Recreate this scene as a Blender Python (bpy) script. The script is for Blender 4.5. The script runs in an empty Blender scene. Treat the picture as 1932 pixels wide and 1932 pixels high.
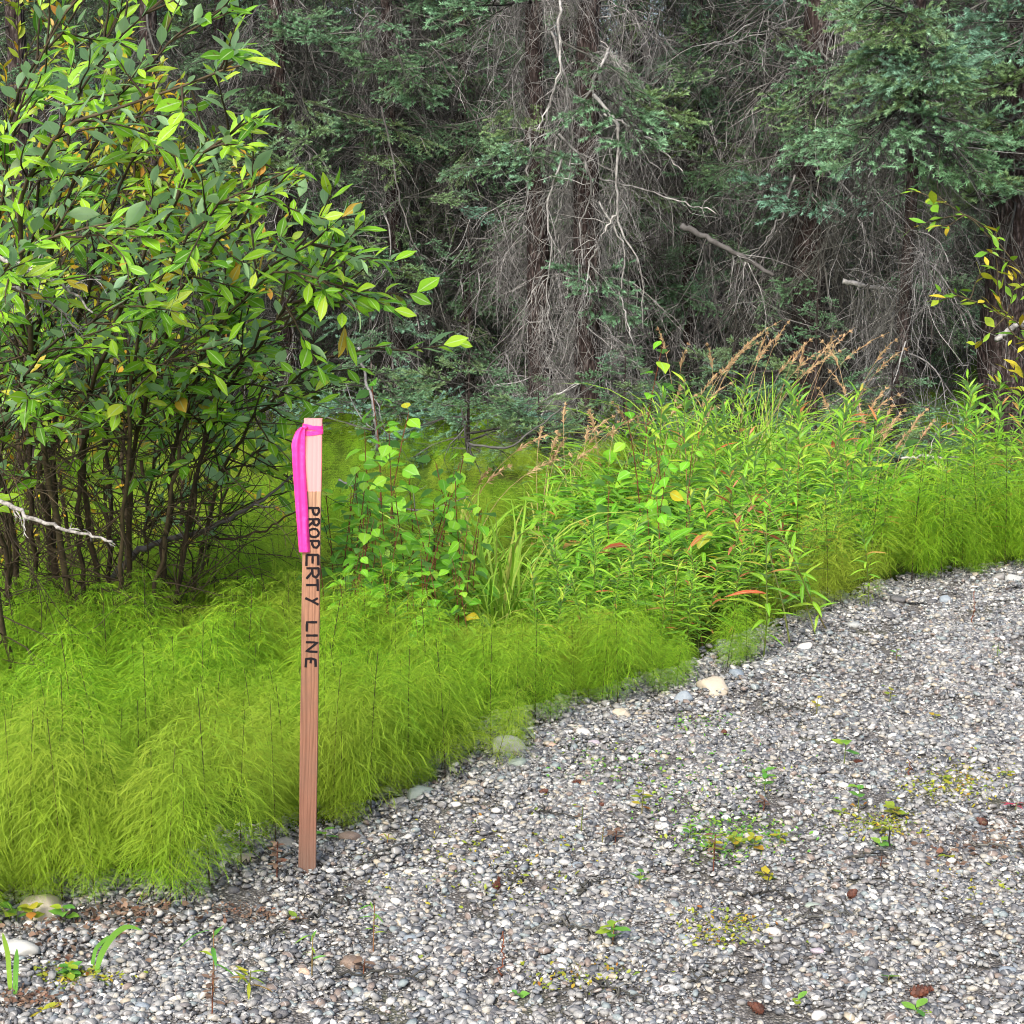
import bpy, math, random
import numpy as np
from mathutils import Vector, Matrix, Euler
R = math.radians
rng = np.random.default_rng(7)
random.seed(7)
scene = bpy.context.scene
C = scene.collection

# ------------------------------------------------------------------ camera, world, sun, exposure
F, CX, PITCH, CAMZ = 3460.0, 966.0, R(10.7), 1.5
cd = bpy.data.cameras.new('camera'); cam = bpy.data.objects.new('camera', cd); C.objects.link(cam)
cam.location = (0, 0, CAMZ); cam.rotation_euler = (R(90) - PITCH, 0, 0)
cd.sensor_width = 36; cd.lens = F / 1932 * 36; cd.clip_start = 0.05; cd.clip_end = 500
scene.camera = cam
w = bpy.data.worlds.new('World'); scene.world = w; w.use_nodes = True
nt = w.node_tree; nt.nodes.clear()
sky = nt.nodes.new('ShaderNodeTexSky'); sky.sky_type = 'NISHITA'; sky.sun_disc = False
SUN_EL, SUN_AZ = R(40), R(200)
sky.sun_elevation = SUN_EL; sky.sun_rotation = SUN_AZ; sky.air_density = 0.7; sky.dust_density = 4.5; sky.ozone_density = 0.6
bg = nt.nodes.new('ShaderNodeBackground'); bg.inputs[1].default_value = 0.15
wo = nt.nodes.new('ShaderNodeOutputWorld')
nt.links.new(sky.outputs[0], bg.inputs[0]); nt.links.new(bg.outputs[0], wo.inputs[0])
sd = bpy.data.lights.new('sun', 'SUN'); sd.energy = 1.5; sd.angle = R(22); sd.color = (1, 0.97, 0.92)
sun = bpy.data.objects.new('sun', sd); C.objects.link(sun)
sv = Vector((math.sin(SUN_AZ) * math.cos(SUN_EL), math.cos(SUN_AZ) * math.cos(SUN_EL), math.sin(SUN_EL)))
sun.rotation_euler = sv.to_track_quat('Z', 'Y').to_euler(); sun.location = (0, 0, 20)
vs = scene.view_settings; vs.view_transform = 'Standard'; vs.look = 'None'; vs.gamma = 1; vs.exposure = 1.3
vs.use_curve_mapping = False
cy = scene.cycles
cy.max_bounces = 4; cy.diffuse_bounces = 3; cy.glossy_bounces = 1; cy.transmission_bounces = 2; cy.transparent_max_bounces = 2
cy.use_denoising = True; cy.filter_width = 1.05; cy.caustics_reflective = False; cy.caustics_refractive = False

# ------------------------------------------------------------------ pixel rays (1932-wide picture) and the lie of the land
CP, SP = math.cos(PITCH), math.sin(PITCH)
def ray(px, py):
    a = (px - CX) / F; b = (py - CX) / F
    return np.array([a, CP - b * SP, -SP - b * CP])
def at(px, py, D):
    d = ray(px, py); return np.array([0, 0, CAMZ]) + d * (D / d[1])
def flat(px, py, z=0.0):
    d = ray(px, py); return np.array([0, 0, CAMZ]) + d * ((z - CAMZ) / d[2])
EDGE_PX = [(-300, 1800), (-60, 1775), (60, 1760), (150, 1705), (300, 1712), (400, 1690), (470, 1640), (560, 1600), (700, 1562), (800, 1515),
           (860, 1488), (940, 1432), (1060, 1352), (1220, 1332), (1300, 1302), (1420, 1262), (1500, 1212), (1600, 1172),
           (1660, 1128), (1760, 1112), (1850, 1092), (1932, 1082), (2100, 1060)]
E = [flat(x, y)[:2] for x, y in EDGE_PX]
E.insert(0, E[0] + np.array([-30, -12])); E.append(E[-1] + np.array([32, 30.0]))
E = np.array(E)
def sdist(x, y):
    p = np.stack([np.asarray(x, float), np.asarray(y, float)], -1)
    best = np.full(p.shape[:-1], 1e9); sg = np.ones(p.shape[:-1])
    for a, b in zip(E[:-1], E[1:]):
        ab = b - a; t = np.clip(((p - a) @ ab) / (ab @ ab), 0, 1)
        q = p - (a + t[..., None] * ab); d = np.hypot(q[..., 0], q[..., 1])
        s = np.sign(ab[0] * q[..., 1] - ab[1] * q[..., 0]); s = np.where(s == 0, 1, s)
        m = d < best - 1e-9
        best = np.where(m, d, best); sg = np.where(m, s, sg)
    return best * sg
def sm(t): t = np.clip(t, 0, 1); return t * t * (3 - 2 * t)
def wob(x, y, s, k):
    return (np.sin(x * s + k) * np.cos(y * s * 1.13 - k * 2) + 0.6 * np.sin((x + y) * s * 1.9 + 2.1 * k) * np.cos((x - y) * s * 1.57 + k))
def H(x, y):
    x = np.asarray(x, float); y = np.asarray(y, float)
    s = sdist(x, y)
    z = -0.25 * sm((s - 0.06) / 1.3) - 0.17 * sm((s - 2.4) / 3)
    z = z + np.where(s < 0, 0.012, 0.03) * wob(x, y, 1.7, 1.0) * sm(np.abs(s) / 0.6)
    z = z + 0.02 * np.exp(-((s + 0.07) / 0.09) ** 2)
    z = z + 0.07 * sm((s - 2.5) / 3) * wob(x, y, 0.8, 2.3)
    return z
def G(px, py, h=0.0):
    """point of the ground (or h above it) that the picture shows at px, py"""
    d = ray(px, py); o = np.array([0, 0, CAMZ]); t = np.linspace(1.5, 40, 4000)
    P = o + d * t[:, None]
    below = P[:, 2] <= H(P[:, 0], P[:, 1]) + h
    i = int(np.argmax(below)) if below.any() else len(t) - 1
    p = P[i].copy(); p[2] -= h
    return p

# ------------------------------------------------------------------ mesh building
class MB:
    def __init__(s): s.v = []; s.q = []; s.t = []; s.tone = []; s.n = 0
    def add(s, V, Q=None, T=None, tone=0.0):
        V = np.asarray(V, float).reshape(-1, 3)
        s.v.append(V)
        s.tone.append(np.broadcast_to(np.asarray(tone, float), (len(V),)))
        if Q is not None and len(Q): s.q.append(np.asarray(Q, int) + s.n)
        if T is not None and len(T): s.t.append(np.asarray(T, int) + s.n)
        s.n += len(V)
    def mesh(s, name, mat, smooth=True):
        me = bpy.data.meshes.new(name)
        if s.n == 0: return me
        V = np.concatenate(s.v); parts = []; starts = []; k = 0
        nq = nt_ = 0
        if s.q: q = np.concatenate(s.q); parts.append(q.ravel()); starts.append(k + 4 * np.arange(len(q))); k += 4 * len(q)
        if s.t: t = np.concatenate(s.t); parts.append(t.ravel()); starts.append(k + 3 * np.arange(len(t))); k += 3 * len(t)
        L = np.concatenate(parts); S = np.concatenate(starts)
        me.vertices.add(len(V)); me.vertices.foreach_set('co', V.ravel())
        me.loops.add(len(L)); me.loops.foreach_set('vertex_index', L)
        me.polygons.add(len(S)); me.polygons.foreach_set('loop_start', S)
        me.polygons.foreach_set('use_smooth', np.full(len(S), smooth))
        a = me.attributes.new('tone', 'FLOAT', 'POINT'); a.data.foreach_set('value', np.concatenate(s.tone))
        me.update(calc_edges=True)
        if mat is not None: me.materials.append(mat)
        return me
def unit(v): v = np.asarray(v, float); return v / (np.linalg.norm(v) + 1e-12)
def tube(mb, P, r, sides=4, tone=0.0, cap=False):
    P = np.asarray(P, float); n = len(P); r = np.broadcast_to(np.asarray(r, float), (n,))
    T = np.gradient(P, axis=0); T /= np.linalg.norm(T, axis=1)[:, None] + 1e-12
    m = unit(P[-1] - P[0]); ref = np.array([0, 0, 1.0]) if abs(m[2]) < 0.75 else np.array([1.0, 0, 0])
    A = np.cross(T, ref); A /= np.linalg.norm(A, axis=1)[:, None] + 1e-12
    B = np.cross(T, A)
    an = np.arange(sides) * 2 * math.pi / sides
    V = P[:, None, :] + r[:, None, None] * (A[:, None, :] * np.cos(an)[None, :, None] + B[:, None, :] * np.sin(an)[None, :, None])
    i = np.arange(n - 1)[:, None] * sides; j = np.arange(sides)[None, :]; j2 = (j + 1) % sides
    Q = np.stack([i + j, i + j2, i + sides + j2, i + sides + j], -1).reshape(-1, 4)
    tn = np.repeat(np.broadcast_to(np.asarray(tone, float), (n,)), sides)
    V = V.reshape(-1, 3)
    if cap:
        V = np.vstack([V, P[0], P[-1]]); k = n * sides; jj = np.arange(sides)
        Tr = np.concatenate([np.stack([np.full(sides, k), (jj + 1) % sides, jj], -1),
                             np.stack([np.full(sides, k + 1), (n - 1) * sides + jj, (n - 1) * sides + (jj + 1) % sides], -1)])
        mb.add(V, Q, Tr, tone=np.append(tn, [0, 0]))
    else: mb.add(V, Q, tone=tn)
def ribbon(mb, P, w, side, tone=0.0):
    P = np.asarray(P, float); n = len(P); w = np.broadcast_to(np.asarray(w, float), (n,))
    side = np.broadcast_to(np.asarray(side, float), (n, 3))
    V = np.empty((2 * n, 3)); V[0::2] = P - side * w[:, None] / 2; V[1::2] = P + side * w[:, None] / 2
    i = np.arange(n - 1) * 2
    mb.add(V, np.stack([i, i + 1, i + 3, i + 2], -1), tone=np.repeat(np.broadcast_to(np.asarray(tone, float), (n,)), 2))
def leaf_geo(outline, fold=0.25, curl=0.2, wave=0.0, seed=0, cup=0.0):
    """unit leaf along +X, length 1: a row of half widths, creased on the midrib"""
    r_ = np.random.default_rng(seed); n = len(outline); x = np.linspace(0, 1, n); o = np.asarray(outline, float)
    ph = r_.uniform(0, 6)
    zc = -curl * x ** 1.8; sag = cup * np.sin(x * math.pi)
    jag = 1 + r_.normal(0, 0.05, (2, n))
    V = np.concatenate([np.stack([x, -o * jag[0], zc + fold * o + wave * np.sin(x * 9 + ph) * (o > 0.01)], -1),
                        np.stack([x, 0 * x, zc - sag], -1),
                        np.stack([x, o * jag[1], zc + fold * o + wave * np.cos(x * 8 + ph) * (o > 0.01)], -1)])
    i = np.arange(n - 1)
    Q = np.concatenate([np.stack([i, i + 1, n + i + 1, n + i], -1), np.stack([n + i, n + i + 1, 2 * n + i + 1, 2 * n + i], -1)])
    return V, Q, np.concatenate([np.ones(n) * 0.0, np.ones(n), np.zeros(n)])
WIL = [leaf_geo([.004, .035, .09, .135, .155, .15, .115, .06, .003], f, c, 0.012, k) for k, (f, c) in enumerate([(.3, .1), (.15, .22), (.4, .05), (.2, -.08), (.35, .3), (.1, .12)])]
WIDE = [leaf_geo([.004, .07, .15, .2, .225, .21, .16, .08, .004], f, c, 0.015, k + 9) for k, (f, c) in enumerate([(.2, .1), (.1, .2), (.3, .0)])]
FIRE = [leaf_geo([.006, .04, .07, .08, .078, .06, .035, .002], f, c, 0.01, k + 20) for k, (f, c) in enumerate([(.4, .25), (.3, .5), (.5, .12), (.3, .38), (.2, .6)])]
ASP = [leaf_geo([.01, .012, .26, .36, .37, .31, .22, .11, .003], f, c, 0.03, k + 30) for k, (f, c) in enumerate([(.15, .15), (.05, .3), (.25, .2), (.1, .05)])]
OVAL = [leaf_geo([.02, .12, .22, .26, .24, .16, .01], f, c, 0.02, k + 40) for k, (f, c) in enumerate([(.2, .1), (.1, .3)])]
def frame(p, d, up, s=1.0):
    """4x4 with +X along d and +Z near up"""
    X = unit(d); Z = np.asarray(up, float); Y = np.cross(Z, X)
    if np.linalg.norm(Y) < 1e-5: Y = np.cross([0.3, 1, 0.2], X)
    Y = unit(Y); Z = np.cross(X, Y); M = np.eye(4)
    M[:3, 0] = X * s; M[:3, 1] = Y * s; M[:3, 2] = Z * s; M[:3, 3] = p
    return M
def put_leaf(mb, geo, M):
    V, Q, tn = geo; mb.add(V @ M[:3, :3].T + M[:3, 3], Q, tone=tn)

# ------------------------------------------------------------------ objects
def obj(name, me, parent=None, M=None):
    o = bpy.data.objects.new(name, me); C.objects.link(o)
    if parent is not None: o.parent = parent
    if M is not None: o.matrix_local = Matrix(M.tolist())
    return o
def part(name, mb, mat, parent, kind=None, smooth=True, label=None):
    o = obj(name, mb.mesh(name, mat, smooth), parent)
    if kind: o['kind'] = kind
    if label: o['label'] = label
    return o
def tag(o, label, cat, group=None, kind=None):
    if label: o['label'] = label
    if cat: o['category'] = cat
    if group: o['group'] = group
    if kind: o['kind'] = kind
    return o
def thing(name, p, label, cat, group=None, rz=0.0):
    o = bpy.data.objects.new(name, None); C.objects.link(o); o.empty_display_size = 0.05
    o.location = p; o.rotation_euler = (0, 0, rz)
    return tag(o, label, cat, group)
def copy_tree(src, p, rz, sc, label, group=None, tilt=(0, 0)):
    r_ = src.copy(); C.objects.link(r_); r_.location = p; r_.rotation_euler = (tilt[0], tilt[1], rz); r_.scale = (sc,) * 3
    r_['label'] = label
    if group: r_['group'] = group
    for ch in KIDS[src.name]:
        c = ch.copy(); C.objects.link(c); c.parent = r_
    return r_
KIDS = {}
def remember(o, kids): KIDS[o.name] = kids
def nth(i):
    return ORD[i] if i < 20 else '%s-%s' % (('twenty', 'thirty', 'forty')[(i + 1) // 10 - 2], ORD[(i + 1) % 10 - 1]) if (i + 1) % 10 else ('thirtieth', 'fortieth', 'fiftieth')[(i + 1) // 10 - 3]
ORD = 'first second third fourth fifth sixth seventh eighth ninth tenth eleventh twelfth thirteenth fourteenth fifteenth sixteenth seventeenth eighteenth nineteenth twentieth'.split()

def scatter(name, P, rot, scl, idx, variants, parent=None, kind='stuff', label=None, cat=None):
    """one object of stuff: many small things laid on points by geometry nodes"""
    me = bpy.data.meshes.new(name); P = np.asarray(P, float); n = len(P)
    me.vertices.add(n); me.vertices.foreach_set('co', P.ravel())
    for nm, ty, val, key in (('rot', 'FLOAT_VECTOR', rot, 'vector'), ('scl', 'FLOAT_VECTOR', scl, 'vector'), ('idx', 'INT', idx, 'value')):
        a = me.attributes.new(nm, ty, 'POINT')
        v = np.asarray(val)
        if nm == 'scl' and v.ndim == 1: v = np.repeat(v[:, None], 3, 1)
        a.data.foreach_set(key, v.ravel().astype(int if ty == 'INT' else float))
    o = bpy.data.objects.new(name, me); C.objects.link(o)
    if parent is not None: o.parent = parent
    col = bpy.data.collections.new(name + '_kinds')
    for k, m in enumerate(variants):
        v = bpy.data.objects.new('%s_kind_%02d' % (name, k), m); col.objects.link(v)
    g = bpy.data.node_groups.new(name, 'GeometryNodeTree')
    g.interface.new_socket('Geometry', in_out='INPUT', socket_type='NodeSocketGeometry')
    g.interface.new_socket('Geometry', in_out='OUTPUT', socket_type='NodeSocketGeometry')
    N = g.nodes.new; L = g.links.new
    gi = N('NodeGroupInput'); go = N('NodeGroupOutput'); ip = N('GeometryNodeInstanceOnPoints'); ci = N('GeometryNodeCollectionInfo')
    ci.inputs['Collection'].default_value = col; ci.inputs['Separate Children'].default_value = True; ci.inputs['Reset Children'].default_value = True
    L(gi.outputs[0], ip.inputs['Points']); L(ci.outputs[0], ip.inputs['Instance']); ip.inputs['Pick Instance'].default_value = True
    for nm, ty, sock in (('rot', 'FLOAT_VECTOR', 'Rotation'), ('scl', 'FLOAT_VECTOR', 'Scale'), ('idx', 'INT', 'Instance Index')):
        na = N('GeometryNodeInputNamedAttribute'); na.data_type = ty; na.inputs['Name'].default_value = nm
        L(na.outputs['Attribute'], ip.inputs[sock])
    L(ip.outputs[0], go.inputs[0])
    md = o.modifiers.new('scatter', 'NODES'); md.node_group = g
    tag(o, label, cat, None, kind)
    return o

# ------------------------------------------------------------------ materials
def srgb(r, g, b):
    f = lambda c: (c / 255 / 12.92) if c / 255 <= 0.04045 else ((c / 255 + 0.055) / 1.055) ** 2.4
    return (f(r), f(g), f(b), 1)
def newmat(name):
    m = bpy.data.materials.new(name); m.use_nodes = True; n = m.node_tree; n.nodes.clear()
    out = n.nodes.new('ShaderNodeOutputMaterial'); return m, n, out
def rnd(n):
    """a number of its own for every piece: object, instance or loose island"""
    oi = n.nodes.new('ShaderNodeObjectInfo'); ge = n.nodes.new('ShaderNodeNewGeometry')
    a = n.nodes.new('ShaderNodeMath'); a.operation = 'ADD'; n.links.new(oi.outputs['Random'], a.inputs[0]); n.links.new(ge.outputs['Random Per Island'], a.inputs[1])
    f = n.nodes.new('ShaderNodeMath'); f.operation = 'FRACT'; n.links.new(a.outputs[0], f.inputs[0])
    return f.outputs[0], oi, ge
def ramp(n, src, stops, interp='LINEAR'):
    r_ = n.nodes.new('ShaderNodeValToRGB'); r_.color_ramp.interpolation = interp; e = r_.color_ramp.elements
    while len(e) > 1: e.remove(e[-1])
    e[0].position = stops[0][0]; e[0].color = stops[0][1]
    for p, c in stops[1:]:
        x = e.new(p); x.color = c
    n.links.new(src, r_.inputs[0]); return r_.outputs[0]
def mixc(n, fac, a, b, mode='MIX'):
    m = n.nodes.new('ShaderNodeMix'); m.data_type = 'RGBA'; m.blend_type = mode
    for s, v in ((0, fac), (6, a), (7, b)):
        if hasattr(v, 'is_linked') or hasattr(v, 'links'): n.links.new(v, m.inputs[s])
        else: m.inputs[s].default_value = v
    return m.outputs[2]
def noise(n, scale, detail=4, rough=0.6, vec=None, out=0):
    t = n.nodes.new('ShaderNodeTexNoise'); t.inputs['Scale'].default_value = scale; t.inputs['Detail'].default_value = detail; t.inputs['Roughness'].default_value = rough
    if vec is not None: n.links.new(vec, t.inputs['Vector'])
    return t.outputs[out]
def coords(n, kind='Object'):
    return n.nodes.new('ShaderNodeTexCoord').outputs[kind]
def maprange(n, src, a, b, c=0.0, d=1.0):
    m = n.nodes.new('ShaderNodeMapRange'); n.links.new(src, m.inputs[0])
    for k, v in zip((1, 2, 3, 4), (a, b, c, d)): m.inputs[k].default_value = v
    return m.outputs[0]
def bump(n, h, strength=0.4, dist=0.01):
    b = n.nodes.new('ShaderNodeBump'); b.inputs['Strength'].default_value = strength; b.inputs['Distance'].default_value = dist
    n.links.new(h, b.inputs['Height']); return b.outputs[0]
def surface(n, out, col, rough=0.8, spec=0.3, transl=0.0, nrm=None, tcol=None):
    p = n.nodes.new('ShaderNodeBsdfPrincipled')
    if hasattr(col, 'links'): n.links.new(col, p.inputs['Base Color'])
    else: p.inputs['Base Color'].default_value = col
    p.inputs['Roughness'].default_value = rough; p.inputs['Specular IOR Level'].default_value = spec
    if nrm is not None: n.links.new(nrm, p.inputs['Normal'])
    if transl > 0:
        t = n.nodes.new('ShaderNodeBsdfTranslucent'); c = tcol if tcol is not None else col
        if hasattr(c, 'links'): n.links.new(c, t.inputs[0])
        else: t.inputs[0].default_value = c
        m = n.nodes.new('ShaderNodeMixShader'); m.inputs[0].default_value = transl
        n.links.new(p.outputs[0], m.inputs[1]); n.links.new(t.outputs[0], m.inputs[2]); n.links.new(m.outputs[0], out.inputs[0])
    else: n.links.new(p.outputs[0], out.inputs[0])
    return p
def leafmat(name, stops, back=None, transl=0.3, rough=0.45, spec=0.4, rib=None, blotch=None):
    m, n, out = newmat(name); r_, oi, ge = rnd(n)
    c = ramp(n, r_, stops)
    t = coords(n)
    c = mixc(n, maprange(n, noise(n, 14, 3, 0.6, t), 0.35, 0.7, 0, 0.35), c, mixc(n, 0.5, c, (0.02, 0.05, 0.01, 1)))
    if blotch:
        c = mixc(n, maprange(n, noise(n, 13, 2, .6, t), .66, .7, 0, .8), c, blotch)
    if rib:
        at_ = n.nodes.new('ShaderNodeAttribute'); at_.attribute_name = 'tone'
        c = mixc(n, maprange(n, at_.outputs['Fac'], 0.86, 0.97, 0, 0.7), c, rib)
    if back is not None: c = mixc(n, maprange(n, ge.outputs['Backfacing'], 0, 1, 0, 0.75), c, back)
    surface(n, out, c, rough, spec, transl)
    return m
M_ = {}
# willow: green above, blue-grey white underneath, some yellow ones
M_['willow'] = leafmat('willow_leaf', [(0, (.06, .19, .008, 1)), (.3, (.14, .34, .012, 1)), (.6, (.22, .45, .016, 1)), (.86, (.3, .5, .03, 1)), (.97, (.36, .46, .04, 1)), (.985, (.5, .42, .03, 1)), (1, (.4, .26, .03, 1))],
                       back=(.34, .54, .33, 1), rib=(.36, .5, .24, 1), transl=.34, rough=.55, spec=.3, blotch=(.1, .07, .015, 1))
M_['yellow'] = leafmat('yellowing_leaf', [(0, (.09, .18, .012, 1)), (.35, (.16, .28, .015, 1)), (.6, (.28, .32, .02, 1)), (.85, (.42, .28, .012, 1)), (1, (.3, .14, .02, 1))], transl=.3, blotch=(.12, .05, .015, 1))
M_['gold'] = leafmat('golden_leaf', [(0, (.12, .3, .02, 1)), (.5, (.2, .36, .02, 1)), (.68, (.4, .42, .03, 1)), (.85, (.52, .42, .03, 1)), (1, (.4, .3, .02, 1))], transl=.3)
M_['fireweed'] = leafmat('fireweed_leaf', [(0, (.12, .31, .02, 1)), (.4, (.19, .43, .02, 1)), (.75, (.28, .53, .03, 1)), (.93, (.38, .52, .04, 1)), (.96, (.42, .22, .06, 1)), (1, (.45, .09, .04, 1))],
                         back=(.2, .36, .14, 1), rib=(.34, .5, .2, 1), transl=.34)
M_['fire_old'] = leafmat('turning_fireweed_leaf', [(0, (.1, .22, .03, 1)), (.45, (.2, .3, .04, 1)), (.6, (.45, .2, .1, 1)), (.85, (.5, .13, .08, 1)), (1, (.3, .13, .03, 1))], rib=(.5, .4, .2, 1), transl=.3)
M_['aspen'] = leafmat('sapling_leaf', [(0, (.1, .32, .015, 1)), (.4, (.16, .45, .02, 1)), (.8, (.24, .55, .03, 1)), (.97, (.3, .55, .04, 1)), (1, (.5, .38, .02, 1))], back=(.2, .42, .14, 1), rib=(.3, .55, .15, 1), transl=.36)
M_['grass'] = leafmat('grass_blade', [(0, (.14, .32, .02, 1)), (.5, (.25, .48, .03, 1)), (.85, (.36, .56, .06, 1)), (1, (.4, .36, .1, 1))], transl=.35, rough=.6)
M_['straw'] = leafmat('seed_head', [(0, (.42, .3, .16, 1)), (.5, (.52, .38, .22, 1)), (1, (.36, .2, .12, 1))], transl=.2, rough=.8, spec=.1)
M_['weed'] = leafmat('weed_leaf', [(0, (.08, .26, .04, 1)), (.5, (.14, .34, .05, 1)), (1, (.3, .4, .03, 1))], transl=.3)
M_['ylweed'] = leafmat('yellow_weed_leaf', [(0, (.16, .26, .03, 1)), (.5, (.3, .34, .03, 1)), (.85, (.42, .35, .03, 1)), (1, (.34, .13, .03, 1))], transl=.3)
M_['deadleaf'] = leafmat('dead_leaf', [(0, (.07, .04, .028, 1)), (.5, (.2, .13, .09, 1)), (.8, (.11, .07, .05, 1)), (1, (.15, .06, .035, 1))], transl=.1, rough=.8)
M_['pinkleaf'] = leafmat('pink_leaf', [(0, (.3, .03, .07, 1)), (1, (.25, .05, .05, 1))], transl=.2)

def horsetail_mat():
    m, n, out = newmat('horsetail_green'); r_, oi, ge = rnd(n)
    c = ramp(n, r_, [(0, (.035, .12, .004, 1)), (.25, (.08, .25, .006, 1)), (.6, (.15, .36, .01, 1)), (.85, (.24, .45, .016, 1)), (1, (.34, .48, .03, 1))])
    pos = n.nodes.new('ShaderNodeNewGeometry').outputs['Position']
    patch = noise(n, 0.9, 3, 0.6, pos)
    c = mixc(n, maprange(n, patch, .46, .6, 0, .75), c, (.28, .35, .035, 1))
    a = n.nodes.new('ShaderNodeAttribute'); a.attribute_name = 'tone'
    c = mixc(n, maprange(n, a.outputs['Fac'], 0, 1, 0, 1), c, mixc(n, .3, c, (.4, .55, .05, 1)))
    surface(n, out, c, .6, .25, .4); return m
M_['horsetail'] = horsetail_mat()
def plain(name, stops, rough=.8, spec=.2, nscale=30, bs=.3, dark=.5, transl=0, bd=.003):
    m, n, out = newmat(name); r_, oi, ge = rnd(n); c = ramp(n, r_, stops); t = coords(n); h = noise(n, nscale, 5, .65, t)
    c = mixc(n, maprange(n, h, .38, .62, dark, 0), c, (.015, .012, .01, 1))
    surface(n, out, c, rough, spec, transl, bump(n, h, bs, bd)); return m
M_['darkstem'] = plain('dark_stem', [(0, (.03, .022, .015, 1)), (1, (.06, .04, .02, 1))])
M_['willowbark'] = plain('willow_bark', [(0, (.035, .026, .016, 1)), (.6, (.06, .045, .025, 1)), (1, (.1, .08, .045, 1))])
M_['redstem'] = plain('reddish_stem', [(0, (.12, .035, .02, 1)), (1, (.2, .07, .035, 1))])
M_['greenstem'] = plain('green_stem', [(0, (.1, .16, .03, 1)), (.6, (.16, .2, .05, 1)), (1, (.22, .1, .05, 1))])
M_['palewood'] = plain('weathered_branch', [(0, (.33, .32, .3, 1)), (1, (.42, .41, .38, 1))], nscale=60, dark=.75)
M_['twig'] = plain('dead_spruce_twig', [(0, (.06, .058, .056, 1)), (.4, (.14, .138, .135, 1)), (.8, (.26, .26, .255, 1)), (1, (.42, .42, .41, 1))], nscale=14, dark=.6)
M_['twigpale'] = plain('pale_dead_twig', [(0, (.16, .16, .155, 1)), (.5, (.3, .3, .29, 1)), (1, (.48, .48, .465, 1))], nscale=20, dark=.7)
M_['twigdark'] = plain('brown_dead_twig', [(0, (.02, .02, .018, 1)), (.6, (.062, .064, .056, 1)), (1, (.14, .142, .13, 1))], nscale=14)
M_['cone'] = plain('cone_scale', [(0, (.05, .018, .012, 1)), (1, (.14, .05, .03, 1))], rough=.6)
M_['soilthing'] = plain('dry_litter', [(0, (.1, .05, .03, 1)), (1, (.28, .14, .09, 1))])
def needle_mat():
    m, n, out = newmat('spruce_needles'); oi = n.nodes.new('ShaderNodeObjectInfo')
    a = n.nodes.new('ShaderNodeAttribute'); a.attribute_name = 'tone'
    old = ramp(n, oi.outputs['Random'], [(0, (.03, .065, .022, 1)), (.5, (.045, .1, .04, 1)), (.8, (.085, .12, .025, 1)), (1, (.04, .09, .055, 1))])
    new = ramp(n, oi.outputs['Random'], [(0, (.15, .31, .15, 1)), (.4, (.22, .42, .25, 1)), (.7, (.25, .4, .17, 1)), (1, (.2, .4, .3, 1))])
    c = mixc(n, a.outputs['Fac'], old, new)
    surface(n, out, c, .55, .3, .15); return m
M_['needle'] = needle_mat()
def bark_mat():
    m, n, out = newmat('spruce_bark'); t = coords(n)
    mp = n.nodes.new('ShaderNodeMapping'); mp.inputs['Scale'].default_value = (1, 1, .35); n.links.new(t, mp.inputs[0])
    v = n.nodes.new('ShaderNodeTexVoronoi'); v.inputs['Scale'].default_value = 55; n.links.new(mp.outputs[0], v.inputs[0])
    h = noise(n, 18, 6, .7, mp.outputs[0])
    c = ramp(n, h, [(.3, (.02, .016, .015, 1)), (.48, (.06, .045, .042, 1)), (.6, (.12, .1, .096, 1)), (.75, (.26, .25, .24, 1))])
    c = mixc(n, maprange(n, v.outputs[0], .25, .55, 0, .8), c, (.015, .01, .009, 1))
    surface(n, out, c, .9, .15, 0, bump(n, v.outputs[0], 1, .02)); return m
M_['bark'] = bark_mat()
def stone_mat(name, pal, spots=True):
    m, n, out = newmat(name); r_, oi, ge = rnd(n)
    c = ramp(n, r_, pal, 'CONSTANT'); t = coords(n)
    c = mixc(n, maprange(n, noise(n, 60, 5, .7, t), .42, .6, .0, .5), c, mixc(n, .5, c, (.62, .6, .55, 1), 'MULTIPLY'))
    w_ = n.nodes.new('ShaderNodeTexWave'); w_.inputs['Scale'].default_value = 18; w_.inputs['Distortion'].default_value = 9; n.links.new(t, w_.inputs[0])
    c = mixc(n, maprange(n, w_.outputs['Fac'], .9, 1, 0, .35), c, (.6, .6, .57, 1))
    c = mixc(n, maprange(n, noise(n, 240, 2, .6, t), .6, .68, 0, .4), c, (.05, .05, .05, 1))
    h = noise(n, 90, 5, .7, t)
    surface(n, out, c, .62, .4, 0, bump(n, h, .35, .003)); return m
g3 = lambda a, b=None, c_=None: (a, a if b is None else b, a if c_ is None else c_, 1)
PAL = [(0, g3(0.063, 0.067, 0.074)), (.08, g3(0.191, 0.194, 0.191)), (.2, g3(0.109, 0.112, 0.117)), (.3, g3(0.346, 0.351, 0.336)), (.35, g3(0.150, 0.166, 0.181)), (.45, g3(0.222, 0.228, 0.222)), (.56, g3(0.082, 0.090, 0.099)),
       (.64, g3(0.283, 0.274, 0.237)), (.7, g3(0.161, 0.161, 0.158)), (.8, g3(0.522, 0.522, 0.491)), (.835, g3(0.171, 0.140, 0.121)), (.88, g3(0.171, 0.207, 0.212)), (.93, g3(0.125, 0.121, 0.121)), (.97, g3(0.295, 0.264, 0.202))]
M_['pebble'] = stone_mat('river_pebble', PAL)
for nm, c in dict(white=(.46, .455, .43), buff=(.33, .3, .24), gray=(.17, .17, .168), blue=(.16, .2, .24), dark=(.06, .062, .068), brown=(.14, .1, .075), pale=(.28, .295, .29), greengray=(.2, .25, .22), lilac=(.28, .25, .3), tan=(.4, .28, .2)).items():
    M_['s_' + nm] = stone_mat(nm + '_stone', [(0, (*c, 1)), (.5, (c[0] * 1.12, c[1] * 1.1, c[2] * 1.06, 1))])
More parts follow.
